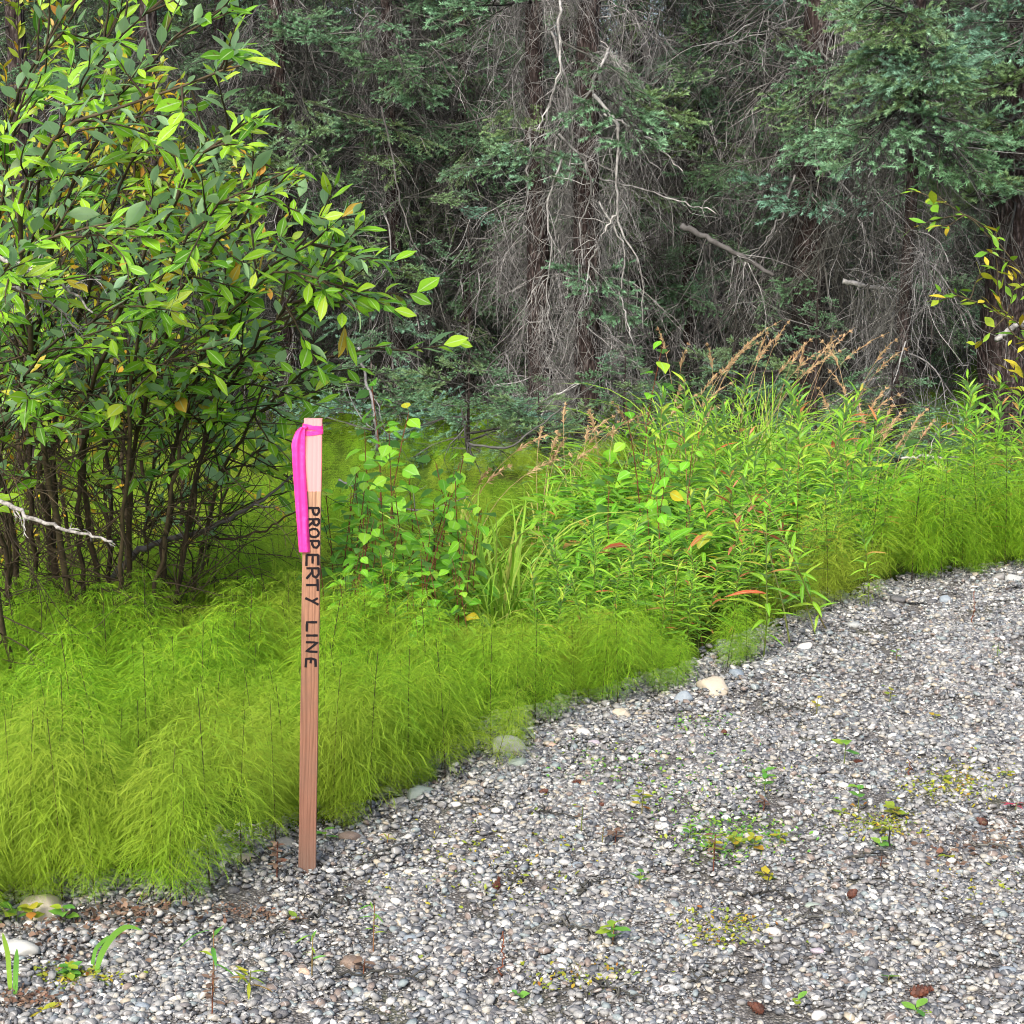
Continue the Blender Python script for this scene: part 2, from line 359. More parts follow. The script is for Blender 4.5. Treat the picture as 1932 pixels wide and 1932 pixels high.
def road_mat():
    m, n, out = newmat('fine_gravel_bed'); pos = n.nodes.new('ShaderNodeNewGeometry').outputs['Position']
    v = n.nodes.new('ShaderNodeTexVoronoi'); v.inputs['Scale'].default_value = 170; n.links.new(pos, v.inputs[0])
    bw = n.nodes.new('ShaderNodeSeparateColor'); n.links.new(v.outputs['Color'], bw.inputs[0])
    c = ramp(n, bw.outputs[0], [(0, (.06, .058, .054, 1)), (.4, (.13, .127, .12, 1)), (.8, (.2, .195, .185, 1)), (1, (.32, .31, .29, 1))])
    c = mixc(n, maprange(n, v.outputs[0], .3, .6, 0, .6), c, (.045, .04, .035, 1))
    c = mixc(n, maprange(n, noise(n, 3, 4, .6, pos), .55, .7, 0, .35), c, (.08, .1, .02, 1))
    surface(n, out, c, .9, .2, 0, bump(n, v.outputs[0], .8, .006)); return m
M_['road'] = road_mat()
def ground_mat():
    m, n, out = newmat('mossy_forest_soil'); pos = n.nodes.new('ShaderNodeNewGeometry').outputs['Position']
    a = noise(n, 1.2, 4, .6, pos); b = noise(n, 30, 6, .7, pos); d = noise(n, 120, 4, .7, pos)
    c = ramp(n, b, [(.3, (.02, .014, .008, 1)), (.5, (.05, .035, .018, 1)), (.7, (.1, .07, .035, 1))])
    mo = ramp(n, d, [(.3, (.02, .045, .006, 1)), (.5, (.06, .12, .01, 1)), (.7, (.13, .2, .015, 1))])
    c = mixc(n, maprange(n, a, .4, .55, .35, .95), c, mo)
    surface(n, out, c, .95, .1, 0, bump(n, b, 1, .03)); return m
M_['ground'] = ground_mat()

# ------------------------------------------------------------------ the setting: ground sheet and gravel road
def sheet(xs, ys, zf):
    X, Y = np.meshgrid(xs, ys); Z = zf(X, Y); mb = MB(); nx = len(xs)
    i, j = np.meshgrid(np.arange(len(xs) - 1), np.arange(len(ys) - 1)); k = (j * nx + i).ravel()
    mb.add(np.stack([X, Y, Z], -1).reshape(-1, 3), np.stack([k, k + 1, k + nx + 1, k + nx], -1)); return mb
xs = np.concatenate([np.linspace(-120, -8, 18), np.linspace(-7, 8, 160), np.linspace(9, 120, 18)])
ys = np.concatenate([np.linspace(-60, 0, 10), np.linspace(.5, 18, 180), np.linspace(19, 160, 30)])
def ground_z(x, y):
    s = sdist(x, y); return H(x, y) - np.where(s < 0.12, 0.03, 0.0) - 0.02 * (1 - sm((s - .12) / .15))
gmb = sheet(xs, ys, ground_z)
gr = obj('ground', gmb.mesh('ground', M_['ground'])); tag(gr, 'mossy dark forest floor beyond the gravel', None, kind='structure')
# road sheet follows the edge
dens = [];
for a, b in zip(E[:-1], E[1:]):
    n_ = max(2, min(60, int(np.linalg.norm(b - a) / .08)))
    for t in np.linspace(0, 1, n_, endpoint=False): dens.append(a + (b - a) * t)
dens = np.array(dens); nr = unit(np.array([E[12][1] * 0 - .73, .68])); offs = np.concatenate([[.34, .22, .12, .04], -np.linspace(.03, 4.5, 60), [-8, -20, -60]])
Pr = dens[:, None, :] + offs[None, :, None] * nr
zz = H(Pr[..., 0], Pr[..., 1]) + np.where(offs[None, :] > .2, -.06, np.where(offs[None, :] > .1, -.012, 0))
mb = MB(); no = len(offs); i, j = np.meshgrid(np.arange(no - 1), np.arange(len(dens) - 1)); k = (j * no + i).ravel()
mb.add(np.concatenate([Pr, zz[..., None]], -1).reshape(-1, 3), np.stack([k, k + no, k + no + 1, k + 1], -1))
road = obj('gravel_road', mb.mesh('gravel_road', M_['road'])); tag(road, 'grey river gravel track crossing the lower right', None, kind='structure')

# ------------------------------------------------------------------ pebbles
def ico(sub=1):
    import bmesh
    b = bmesh.new(); bmesh.ops.create_icosphere(b, subdivisions=sub, radius=1.0); b.verts.ensure_lookup_table()
    V = np.array([v.co[:] for v in b.verts]); T = np.array([[v.index for v in f.verts] for f in b.faces]); b.free(); return V, T
ICO1, ICO2, ICO3 = ico(1), ico(2), ico(3)
def peb_geo(r_, I, sz, flatn=None):
    V, T = I
    fl = r_.uniform(.28, .55) if flatn is None else flatn
    ax = np.array([1.0, r_.uniform(.5, .9), fl])
    k = r_.normal(0, 1, (4, 3)); D = sum(np.abs(V @ unit(k[q])) ** 3 * a for q, a in enumerate((.25, .2, -.18, .15)))
    D = D + .06 * np.sin(V @ k[0] * 3 + k[1, 0]) + .04 * np.sin(V @ k[2] * 5)
    W = V * (1 + .5 * (D - D.mean()))[:, None] * ax; W /= np.abs(W[:, 0]).max()
    return W * sz, T
def peb_mesh(seed, mat, I=None, fl=None, rough=0):
    r_ = np.random.default_rng(seed); V, T = peb_geo(r_, I or ICO1, 1.0, fl)
    if rough:      # broken faces and small hollows
        for q in range(7):
            d = unit(r_.normal(0, 1, 3) * [1, 1, .8]); h = (V @ d); lim = np.quantile(h, r_.uniform(.78, .93)); V = V - np.clip(h - lim, 0, None)[:, None] * d * .85
        V = V * (1 + rough * .05 * np.sin(V @ r_.normal(0, 7, 3) + 1)[:, None] + rough * .03 * np.sin(V @ r_.normal(0, 14, 3))[:, None]); mb = MB(); mb.add(V, T=T); return mb.mesh('pebble', mat)
def rotm(a, b, c): return np.array(Euler((a, b, c)).to_matrix())
def cluster(seed, rad, n, smin, smax):
    r_ = np.random.default_rng(seed); mb = MB()
    for k in range(n):
        sz = smin * (smax / smin) ** (r_.random() ** 1.6) / 2
        V, T = peb_geo(r_, ICO1, sz)
        V = V @ rotm(r_.normal(0, .25), r_.normal(0, .25), r_.uniform(0, 6.3)).T
        a, q = r_.uniform(0, 6.3), rad * math.sqrt(r_.random())
        mb.add(V + np.array([q * math.cos(a), q * math.sin(a), sz * r_.uniform(.0, .55)]), T=T)
    return mb.mesh('gravel_cluster', M_['pebble'])
CL = [cluster(100 + k, .075, 120, .0042, .0235) for k in range(14)]
def area(n, x0, x1, y0, y1, f):
    x = rng.uniform(x0, x1, n); y = rng.uniform(y0, y1, n); m = f(x, y); return x[m], y[m]
def inroad(x, y, smin=-9, smax=.16):
    s = sdist(x, y); vis = (y > 2.2) & (y < 10.5) & (np.abs(x) < y * .36 + .5)
    return (s > smin) & (s < smax) & vis
x, y = area(12000, -2.2, 4, 2.2, 10, lambda a, b: inroad(a, b))
n = len(x); P = np.stack([x, y, H(x, y) + .001], -1)
scatter('gravel', P, np.stack([rng.normal(0, .04, n), rng.normal(0, .04, n), rng.uniform(0, 6.3, n)], -1), rng.uniform(.8, 1.25, n), rng.integers(0, 14, n), CL, parent=road, label='small mixed grey river gravel')
PEB = [peb_mesh(k, M_['pebble'], ICO2) for k in range(16)]
# medium stones: more of them and bigger along the edge
x, y = area(9000, -2.2, 4, 2.2, 10, lambda a, b: inroad(a, b, smax=.24))
s = sdist(x, y); size = .0076 * np.exp(rng.normal(.1, .4, len(x))) + .015 * np.exp(-((s + .0) / .16) ** 2) * rng.random(len(x)) ** 1.5 * 1.6
size = np.clip(size, .006, .034) ; size = np.where((rng.random(len(x)) < .8) & (s < -.35), np.minimum(size, .0125), size)
keep = (rng.random(len(x)) < np.where(s > -.3, 1, .42)); x, y, s, size = x[keep], y[keep], s[keep], size[keep]
# the windrow of bigger stones pushed up along the rim
i_ = rng.integers(0, len(dens), 2600); o_ = rng.normal(-.05, .06, 2600); bx, by = dens[i_, 0] + nr[0] * o_, dens[i_, 1] + nr[1] * o_; m_ = (np.abs(bx) < by * .36 + .3) & (by > 2.5) & (by < 9)
x = np.concatenate([x, bx[m_]]); y = np.concatenate([y, by[m_]]); size = np.concatenate([size, rng.uniform(.011, .028, int(m_.sum())) * np.where(rng.random(int(m_.sum())) < .12, 1.35, 1)])
P = np.stack([x, y, H(x, y) + size * .4], -1); n = len(x)
rot = np.stack([rng.normal(0, .18, n), rng.normal(0, .18, n), rng.uniform(0, 6.3, n)], -1)
# those that show largest become objects of their own
depth = np.maximum(P[:, 1], 2.9); ins = (np.abs(x / (y * CP + CAMZ * SP)) < .285) & (y > 3.0) & (y < 7)
rank = np.argsort(-np.where(ins, size / depth, 0)); big = rank[:300]; small = rank[300:]
for k in big:
    o = obj('pebble', PEB[k % 16], road); o.location = P[k]; o.rotation_euler = rot[k]; o.scale = (size[k],) * 3
scatter('loose_pebbles', P[small], rot[small], size[small], rng.integers(0, 16, len(small)), PEB, parent=road, label='finger-wide rounded pebbles')

# ------------------------------------------------------------------ named stones (px, py, width px, flatness, colour, label)
STONES = [
 (957, 1420, 80, .62, 'pale', 'large pale gray rounded boulder half under horsetails at gravel edge'),
 (794, 1507, 66, .55, 'greengray', 'gray-green flat rock under the horsetails right of the stake'),
 (757, 1520, 34, .7, 'pale', 'small pale rock against the gray-green rock right of the stake'),
 (664, 1586, 52, .5, 'brown', 'brownish low rock just right of the stake base'),
 (727, 1582, 34, .55, 'buff', 'beige rock beside the brownish rock right of the stake'),
 (1346, 1304, 68, .55, 'buff', 'cream boulder, largest on the far gravel rim'),
 (1290, 1322, 54, .5, 'blue', 'blue-gray flat stone touching the cream boulder'),
 (1458, 1764, 46, .6, 'white', 'white speckled stone alone on the lower gravel'),
 (1645, 1826, 36, .85, 'dark', 'dark speckled round stone on the lower right gravel'),
 (1905, 1838, 54, .4, 'blue', 'long blue-gray stone at the right picture border'),
 (1545, 1922, 34, .7, 'white', 'white stone cut by the bottom picture border'),
 (1881, 1916, 38, .45, 'white', 'broad white stone in the bottom right corner'),
 (1264, 1874, 44, .55, 'white', 'white stone near the bottom middle of the gravel'),
 (781, 1650, 60, .25, 'white', 'thin flat white stone right of the stake foot'),
 (827, 1594, 56, .25, 'white', 'flat white slab stone between stake and cream boulder'),
 (664, 1822, 52, .5, 'brown', 'brown oval stone with darker neighbour below the stake'),
 (676, 1847, 30, .7, 'blue', 'blue round stone just in front of the brown oval stone'),
 (83, 1728, 98, .55, 'buff', 'big buff boulder under drooping horsetails at lower left'),
 (36, 1800, 84, .5, 'pale', 'wedge-shaped gray-white rock at the left border'),
 (187, 1822, 50, .5, 'pale', 'pale stone behind the bent grass blade'),
 (215, 1786, 64, .35, 'gray', 'flat gray stone at the foot of the bent grass blade'),
 (543, 1600, 50, .6, 'gray', 'dark gray rock directly behind the stake foot'),
 (474, 1627, 54, .55, 'buff', 'pale buff rock under horsetail tips left of the stake'),
 (500, 1643, 34, .65, 'gray', 'round gray stone between buff rock and stake'),
 (203, 1672, 66, .45, 'gray', 'gray rock under horsetails at lower left'),
 (440, 1683, 30, .5, 'dark', 'small dark stone left of the stake foot'),
 (573, 1841, 32, .7, 'tan', 'square tan stone in the gravel below the stake'),
 (1693, 1133, 46, .35, 'dark', 'long dark flat stone on the far gravel rim'),
 (1678, 1167, 30, .7, 'dark', 'dark round stone in front of the long dark flat stone'),
 (1913, 1098, 38, .7, 'pale', 'pale rounded stone at far right of the gravel rim'),
 (1884, 1093, 32, .6, 'gray', 'gray stone beside the pale one at far right rim'),
 (1785, 1137, 32, .65, 'blue', 'blue-gray veined stone on the far right gravel rim'),
 (1757, 1142, 28, .6, 'dark', 'charcoal stone left of the blue-gray veined stone'),
 (1611, 1182, 30, .6, 'pale', 'pale stone on the rim below the leaning fireweed'),
 (1518, 1226, 36, .5, 'white', 'whitish stone on the rim below pink fireweed leaves'),
 (1485, 1223, 28, .4, 'dark', 'dark stone left of the whitish rim stone'),
 (1391, 1275, 38, .6, 'blue', 'bluish white stone on the rim under the drooping fireweed'),
 (1780, 1231, 48, .25, 'white', 'thin white slab lying on the upper right gravel'),
 (1040, 1408, 32, .5, 'tan', 'yellowish tan stone behind the pale boulder'),
 (1011, 1424, 30, .5, 'dark', 'dark gray stone touching the pale boulder'),
 (1118, 1407, 30, .6, 'lilac', 'lilac gray stone on the middle gravel rim'),
 (1172, 1350, 44, .5, 'buff', 'beige stone on the middle rim of the gravel'),
 (1160, 1368, 36, .4, 'blue', 'blue-gray stone below the beige middle rim stone'),
 (1098, 1388, 40, .6, 'white', 'white angular stone on the middle gravel rim'),
 (910, 1447, 30, .55, 'white', 'white stone just in front of the pale boulder'),
 (978, 1443, 44, .45, 'greengray', 'gray-green banded stone right of the pale boulder'),
 (1035, 1441, 36, .3, 'white', 'white flat stone right of the banded stone'),
 (857, 1520, 30, .35, 'white', 'small white slab on the rim left of the pale boulder'),
 (890, 1482, 28, .6, 'buff', 'cream round stone on the rim near the pale boulder'),
 (1085, 1639, 34, .45, 'blue', 'smooth blue-gray stone on the open middle gravel'),
 (1245, 1600, 36, .4, 'pale', 'pale stone on open gravel right of centre'),
 (772, 1774, 34, .45, 'blue', 'bluish stone on the gravel below and right of stake'),
 (1372, 1920, 34, .45, 'gray', 'gray stone at the bottom border right of centre'),
 (1609, 1766, 36, .4, 'brown', 'brownish wedge stone on the right gravel'),
 (1544, 1798, 36, .45, 'lilac', 'mauve-gray oval stone right of the white speckled stone'),
 (1373, 1868, 30, .45, 'dark', 'slate-blue dark stone on the lower gravel'),
 (1550, 1845, 30, .45, 'blue', 'deep blue-gray stone left of the dark speckled stone'),
 (1537, 1711, 46, .25, 'greengray', 'thin greenish flat stone on the right gravel'),
 (270, 1905, 34, .5, 'blue', 'blue-gray stone at lower left border of the gravel'),
 (300, 1880, 46, .3, 'gray', 'flat gray stone at the lower left of the gravel'),
 (520, 1900, 34, .5, 'white', 'white stone below the stake near the bottom border'),
 (530, 1917, 38, .5, 'dark', 'dark gray stone beneath the white bottom stone'),
]
for k, (px, py, wd, fl, col, lab) in enumerate(STONES):
    p = G(px, py); dep = p[1] * CP + (CAMZ - p[2]) * SP; r_ = wd / F * dep / 2
    o = obj('stone', peb_mesh(300 + k, M_['s_' + col], ICO3 if wd > 40 else ICO2, fl, 1)); o.location = p + np.array([0, 0, r_ * fl * .35]); o.scale = (r_,) * 3
    o.rotation_euler = (rng.normal(0, .1), rng.normal(0, .1), rng.uniform(-.35, .35)); tag(o, lab, 'stone', 'larger stones on and along the gravel')

# ------------------------------------------------------------------ horsetails
def horsetail(seed, h=.5, lush=1.0):
    r_ = np.random.default_rng(seed); st = MB(); br = MB()
    lean = r_.normal(0, .05, 2); P = np.array([[lean[0] * t * t * h, lean[1] * t * t * h, h * t] for t in np.linspace(0, 1, 8)])
    tube(st, P, np.linspace(.0024, .0009, 8), 4)
    nw = 11
    for w_ in range(nw):
        t = .2 + .8 * w_ / (nw - 1); c = np.array([lean[0] * t * t * h, lean[1] * t * t * h, h * t])
        Lb = (.17 * math.sin(min(1, (1.07 - t) / .42) * math.pi / 2) + .012) * lush * h / .5 * (.62 if t < .36 else 1)
        nb = 12 if w_ < nw - 2 else 8; a0 = r_.uniform(0, 6)
        for b in range(nb):
            a = a0 + b * 6.283 / nb + r_.normal(0, .12); L = Lb * r_.uniform(.8, 1.12); rad = np.array([math.cos(a), math.sin(a), 0]); sd = np.array([-math.sin(a), math.cos(a), 0])
            up0 = r_.uniform(.35, .6) * (1.0 if t < .85 else 1.8); n = 6; u = np.linspace(0, 1, n)
            side_drift = r_.normal(0, .12)
            Q = c + L * (rad * (u - .12 * u ** 2)[:, None] + sd * (side_drift * u * u)[:, None] + np.array([0, 0, 1]) * (up0 * u - (up0 + .22) * u ** 2.5)[:, None])
            ribbon(br, Q, np.linspace(.0016, .0010, n), unit(sd + r_.normal(0, .35, 3)), tone=np.linspace(0, .5, n))
            if L > .03:
                for q in range(int(4 + L * 48)):
                    uu = r_.uniform(.2, .92); s_ = 1 if q % 2 else -1; base = c + L * (rad * (uu - .12 * uu ** 2) + sd * side_drift * uu * uu + np.array([0, 0, 1]) * (up0 * uu - (up0 + .22) * uu ** 2.5))
                    l2 = L * .45 * (1.1 - uu * .6) * r_.uniform(.7, 1.2); d = unit(rad * .75 + sd * s_ * .8 + np.array([0, 0, .12 - .3 * uu])); v = np.array([0, .5, 1.0])
                    Q2 = base + l2 * (d * v[:, None] + np.array([0, 0, -.42]) * (v ** 2)[:, None])
                    ribbon(br, Q2, [.0014, .0012, .0006], unit(np.cross(d, [0, 0, 1]) + r_.normal(0, .5, 3)), tone=[.3, .6, 1])
    return st.mesh('stem', M_['darkstem']), br.mesh('branches', M_['horsetail'])
HT = [horsetail(40 + k, .5, 1.0) for k in range(9)]
def joined(a, b, name):
    """one mesh of two, for the mass"""
    import bmesh
    bm = bmesh.new(); bm.from_mesh(a); n = len(bm.faces); bm.from_mesh(b); bm.faces.ensure_lookup_table()
    for f in bm.faces[n:]: f.material_index = 1
    me = bpy.data.meshes.new(name); bm.to_mesh(me); bm.free(); me.materials.append(a.materials[0]); me.materials.append(b.materials[0]); return me
HTJ = [joined(a, b, 'horsetail_plant') for a, b in HT]
def stand(px, py, hmin=.3, ds=.3, D=None):
    """foot and height of a plant whose top shows at px, py: the farther up the picture the farther back it stands"""
    if D is None: D = float(np.interp(py, [690, 780, 900, 1000, 1080], [8.2, 7.3, 6.3, 5.8, 5.35]))
    for _ in range(60):
        p = at(px, py, D)
        if sdist(p[0], p[1]) > ds: break
        D += .05
    z = float(H(p[0], p[1])); h = max(hmin, p[2] - z); p[2] = z
    return p, h
def inview(x, y, m=.6): return np.abs(x) < y * .3 + m
# the carpet: dense near the gravel, shorter under the trees
Ps, Rs, Ss = [], [], []
def sow(n, f, hs, x0=-4, x1=6, y0=3, y1=13):
    x, y = area(n, x0, x1, y0, y1, f); k = len(x); s = sdist(x, y)
    Ps.append(np.stack([x, y, H(x, y) - .01], -1)); Rs.append(np.stack([rng.normal(0, .1, k), rng.normal(0, .1, k), rng.uniform(0, 6.3, k)], -1)); Ss.append(hs(x, y, s) * rng.uniform(.8, 1.15, k))
def edge_h(x, y, s):
    q = x / y; a = .56 + .26 * sm(s / .9)
    a = np.where((q > -.01) & (q < .22), .5 - .12 * sm((q - .05) / .08), a)          # low fringe before the fireweeds
    return np.where(q >= .22, .55 + .05 * sm(s / .3), a)
def patchy(x, y, s):
    """saplings and fireweeds crowd the horsetails out behind the rim"""
    q = x / y; keep = np.ones_like(x)
    fw = (q > .02) & (q < .225) & (s > .26 + .14 * np.sin(x * 5) + .5 * sm((.08 - q) / .06)); keep = np.where(fw, .12, keep)
    keep = np.where((q >= .225) & (s > .5), .1, keep)
    sp = (q > -.115) & (q < .03) & (y > 5.6) & (y < 8.2); keep = np.where(sp, .3, keep)
    keep = keep * np.where(wob(x, y, 3.1, .4) < -.7, .3, 1)
    return rng.random(x.shape) < keep
def short(x, y, s):
    q = x / y; return np.where((q > -.115) & (y > 5.6) & (s > .55), .7, 1.0)
sow(5400, lambda x, y: (lambda s: (s > np.where(x < -.35, .04, .15) + .1 * np.sin(x * 9) * np.sin(x * 23 + 1)) & (s < 2.2) & inview(x, y) & patchy(x, y, s))(sdist(x, y)), lambda x, y, s: edge_h(x, y, s) * short(x, y, s) * np.where(rng.random(x.shape) < .12, 1.25, 1) * rng.uniform(.75, 1.12, x.shape), y1=9)
# small stragglers that come out onto the stones
sow(5200, lambda x, y: (lambda s: (s > -.05) & (s < .32) & inview(x, y) & (wob(x, y, 5.0, .9) > -.2))(sdist(x, y)), lambda x, y, s: rng.uniform(.16, .5, x.shape), y1=9)
sow(3600, lambda x, y: (lambda s: (s >= 2.0) & inview(x, y) & (y < 9.5) & patchy(x, y, s))(sdist(x, y)), lambda x, y, s: .6 * short(x, y, s))
sow(3600, lambda x, y: (sdist(x, y) > 2.0) & inview(x, y) & (y > 8.6), lambda x, y, s: .4 + 0 * x, y1=14)
P = np.concatenate(Ps); Ro = np.concatenate(Rs); Sc = np.concatenate(Ss)
scatter('horsetail_carpet', P, Ro, Sc, rng.integers(0, len(HTJ), len(P)), HTJ, label='bright green feathery horsetails filling the ground from gravel to trees', cat='horsetails')
# single horsetails one can point to along the rim (px, py of the foot, height m)
HS = [(30, 1690, .5, 'horsetail with black stem at the left border above the buff boulder'), (62, 1700, .52, 'thin horsetail left of the buff boulder'), (118, 1702, .5, 'horsetail drooping over the buff boulder'),
      (178, 1688, .48, 'horsetail between the buff boulder and the gray rock'), (322, 1722, .46, 'horsetail standing farthest out on the gravel left of the stake'), (290, 1700, .42, 'small horsetail left of the outermost one'),
      (352, 1712, .4, 'horsetail right of the outermost one'), (395, 1672, .56, 'tall yellowish horsetail with long bare stem left of the stake'), (455, 1640, .45, 'horsetail over the pale buff rock'),
      (520, 1592, .42, 'yellow-green horsetail spreading towards the stake from the left'), (630, 1560, .5, 'dark green horsetail just right of the stake'), (700, 1545, .52, 'horsetail between stake and gray-green rock'),
      (770, 1500, .48, 'horsetail rising behind the gray-green rock'), (840, 1478, .48, 'horsetail between gray-green rock and pale boulder'), (925, 1410, .44, 'horsetail sweeping over the pale boulder'),
      (1010, 1362, .42, 'horsetail right of the pale boulder'), (1165, 1330, .42, 'upright horsetail alone on the middle rim'), (1110, 1322, .4, 'horsetail left of the upright middle one'),
      (1560, 1150, .5, 'horsetail beside the leaning fireweed'), (1640, 1112, .58, 'horsetail over the dark flat rim stone'), (1720, 1100, .62, 'tall weeping horsetail on the right rim'),
      (1775, 1098, .6, 'wide horsetail right of the weeping one'), (1840, 1078, .64, 'horsetail with tall bare stem at far right'), (1895, 1072, .64, 'horsetail nearest the right border'), (140, 1150, .5, 'horsetail in front of the willow stems at left')]
for k, (px, py, h, lab) in enumerate(HS):
    p = G(px, py); a, b = HT[k % len(HT)]
    t = thing('horsetail', p - np.array([0, 0, .01]), lab, 'horsetail', 'single horsetails along the gravel rim', rng.uniform(0, 6)); t.scale = (h / .5 * .8,) * 3
    obj('stem', a, t); o = obj('branches', b, t); o['kind'] = 'stuff'

# ------------------------------------------------------------------ the survey stake
base, top = flat(579.5, 1655), None
dt = ray(591, 790); tD = base[1] + .006; top = np.array([0, 0, CAMZ]) + dt * (tD / dt[1])
SL = float(np.linalg.norm(top - base)); WF, WT = .0372, .019
ax = unit(top - base); yaw = R(3.5)
X_ = unit(np.array([math.cos(yaw), math.sin(yaw), 0]) - ax * (np.array([math.cos(yaw), math.sin(yaw), 0]) @ ax)); Y_ = np.cross(ax, X_)
MS = np.eye(4); MS[:3, 0] = X_; MS[:3, 1] = Y_; MS[:3, 2] = ax; MS[:3, 3] = base
stake = bpy.data.objects.new('survey_stake', None); C.objects.link(stake); stake.matrix_world = Matrix(MS.tolist()); stake.empty_display_size = .1
tag(stake, 'upright wooden stake lettered in black, its top painted pink, at the gravel rim', 'stake')
def wood_mat():
    m, n, out = newmat('weathered_lumber'); t = coords(n)
    mp = n.nodes.new('ShaderNodeMapping'); mp.inputs['Scale'].default_value = (1, 1, .045); n.links.new(t, mp.inputs[0])
    w_ = n.nodes.new('ShaderNodeTexWave'); w_.inputs['Scale'].default_value = 38; w_.inputs['Distortion'].default_value = 11; w_.inputs['Detail'].default_value = 2; w_.inputs['Detail Scale'].default_value = 1.2
    w_.bands_direction = 'X'; n.links.new(mp.outputs[0], w_.inputs[0])
    w_.inputs['Detail Roughness'].default_value = .7; fib = noise(n, 420, 5, .7, mp.outputs[0]); sep = n.nodes.new('ShaderNodeSeparateXYZ'); n.links.new(t, sep.inputs[0])
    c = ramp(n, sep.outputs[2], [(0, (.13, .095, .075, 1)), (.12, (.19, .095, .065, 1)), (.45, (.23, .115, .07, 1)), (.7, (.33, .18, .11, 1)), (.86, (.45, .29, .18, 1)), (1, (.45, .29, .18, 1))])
    c = mixc(n, maprange(n, w_.outputs['Fac'], .0, .4, .55, 0), c, (.09, .045, .028, 1))
    c = mixc(n, maprange(n, fib, .4, .65, .35, 0), c, (.12, .05, .03, 1))
    kv = n.nodes.new('ShaderNodeTexVoronoi'); kv.inputs['Scale'].default_value = 7; n.links.new(t, kv.inputs[0]); c = mixc(n, maprange(n, kv.outputs[0], .03, .07, .75, 0), c, (.06, .03, .02, 1))
    c = mixc(n, maprange(n, noise(n, 9, 4, .7, t), .45, .7, 0, .45), c, (.12, .075, .055, 1))
    # pink paint soaked into the top 15 cm
    z0 = SL - .15
    edge = n.nodes.new('ShaderNodeMath'); edge.operation = 'ADD'; n.links.new(sep.outputs[2], edge.inputs[0]); n.links.new(maprange(n, noise(n, 300, 2, .5, mp.outputs[0]), 0, 1, -.0015, .0015), edge.inputs[1])
    fac = maprange(n, edge.outputs[0], z0, z0 + .001, 0, .97)
    pk = mixc(n, maprange(n, w_.outputs['Fac'], .1, .5, .25, 0), (.82, .26, .26, 1), (.6, .17, .18, 1))
    c = mixc(n, fac, c, pk)
    surface(n, out, c, .75, .25, 0, bump(n, w_.outputs['Fac'], .25, .001)); return m
def box(mb, x0, x1, y0, y1, z0, z1, bev=.0012, nz=12, taper=0):
    xs_ = [(x0 + bev, y0), (x1 - bev, y0), (x1, y0 + bev), (x1, y1 - bev), (x1 - bev, y1), (x0 + bev, y1), (x0, y1 - bev), (x0, y0 + bev)]
    zs = np.linspace(z0, z1, nz); V = []
    for z in zs:
        for a, b in xs_: V.append((a + .0004 * math.sin(z * 21 + a * 90), b + .0003 * math.sin(z * 33), z))
    Q = []
    for i in range(nz - 1):
        for j in range(8): Q.append((i * 8 + j, i * 8 + (j + 1) % 8, (i + 1) * 8 + (j + 1) % 8, (i + 1) * 8 + j))
    c0 = len(V); V += [((x0 + x1) / 2, (y0 + y1) / 2, z0), ((x0 + x1) / 2, (y0 + y1) / 2, z1)]; T = []
    for j in range(8): T += [(c0, (j + 1) % 8, j), (c0 + 1, (nz - 1) * 8 + j, (nz - 1) * 8 + (j + 1) % 8)]
    mb.add(V, Q, T)
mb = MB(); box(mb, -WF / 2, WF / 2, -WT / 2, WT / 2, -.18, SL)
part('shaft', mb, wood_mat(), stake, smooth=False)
def ink_mat():
    m, n, out = newmat('black_marker'); surface(n, out, (.008, .006, .008, 1), .6, .15); return m
ink = ink_mat()
MSi = np.linalg.inv(MS)
def on_face(px, py, off=.0007):
    """point of the front face of the stake, in the stake's own axes"""
    d = MSi[:3, :3] @ ray(px, py); o = MSi @ np.array([0, 0, CAMZ, 1]); t = (-WT / 2 - off - o[1]) / d[1]
    return o[:3] + d * t
LET = {  # strokes in a unit box: u along the reading direction, v up the letter
 'P': [[(.1, 0), (.1, 1)], [(.05, .97), (.6, .98), (.95, .8), (.9, .55), (.5, .42), (.15, .42)]],
 'R': [[(.1, 0), (.1, 1)], [(.05, .98), (.6, .98), (.9, .78), (.75, .52), (.15, .45)], [(.4, .47), (1, .0)]],
 'O': [[(.5, 1), (.12, .8), (.03, .45), (.2, .08), (.55, 0), (.88, .2), (.97, .55), (.85, .85), (.5, 1)]],
 'E': [[(.12, 0), (.12, 1)], [(.1, .97), (.95, .98)], [(.1, .52), (.8, .5)], [(.1, .02), (1, .0)]],
 'T': [[(.5, 0), (.5, 1)], [(0, .95), (1, .98)]],
 'Y': [[(.1, .95), (.5, .55)], [(1, 1), (.55, .55), (.1, 0)]],
 'L': [[(.1, 1), (.1, .03), (1, .0)]],
 'I': [[(.5, 0), (.5, 1)]],
 'N': [[(.08, 0), (.1, 1), (.9, .03), (.95, 1)]],
 'e': [[(.18, .05), (.12, .55), (.25, .95), (.95, .98)], [(.2, .52), (.6, .48)], [(.1, .05), (1, .0)]],
}
WORD = [('P', 957, 972, 581.5, 602), ('R', 978, 993, 581.5, 602), ('O', 997, 1014, 582, 602), ('P', 1019, 1034, 579.5, 602), ('E', 1044, 1068, 578, 601), ('R', 1070, 1092, 578, 601.5),
        ('T', 1092.5, 1115, 577.5, 600), ('Y', 1127, 1141, 576, 601), ('L', 1172, 1191.5, 578.5, 598.5), ('I', 1194, 1204, 577.5, 599.5), ('N', 1210, 1231, 577, 599), ('e', 1240, 1259, 576.5, 596)]
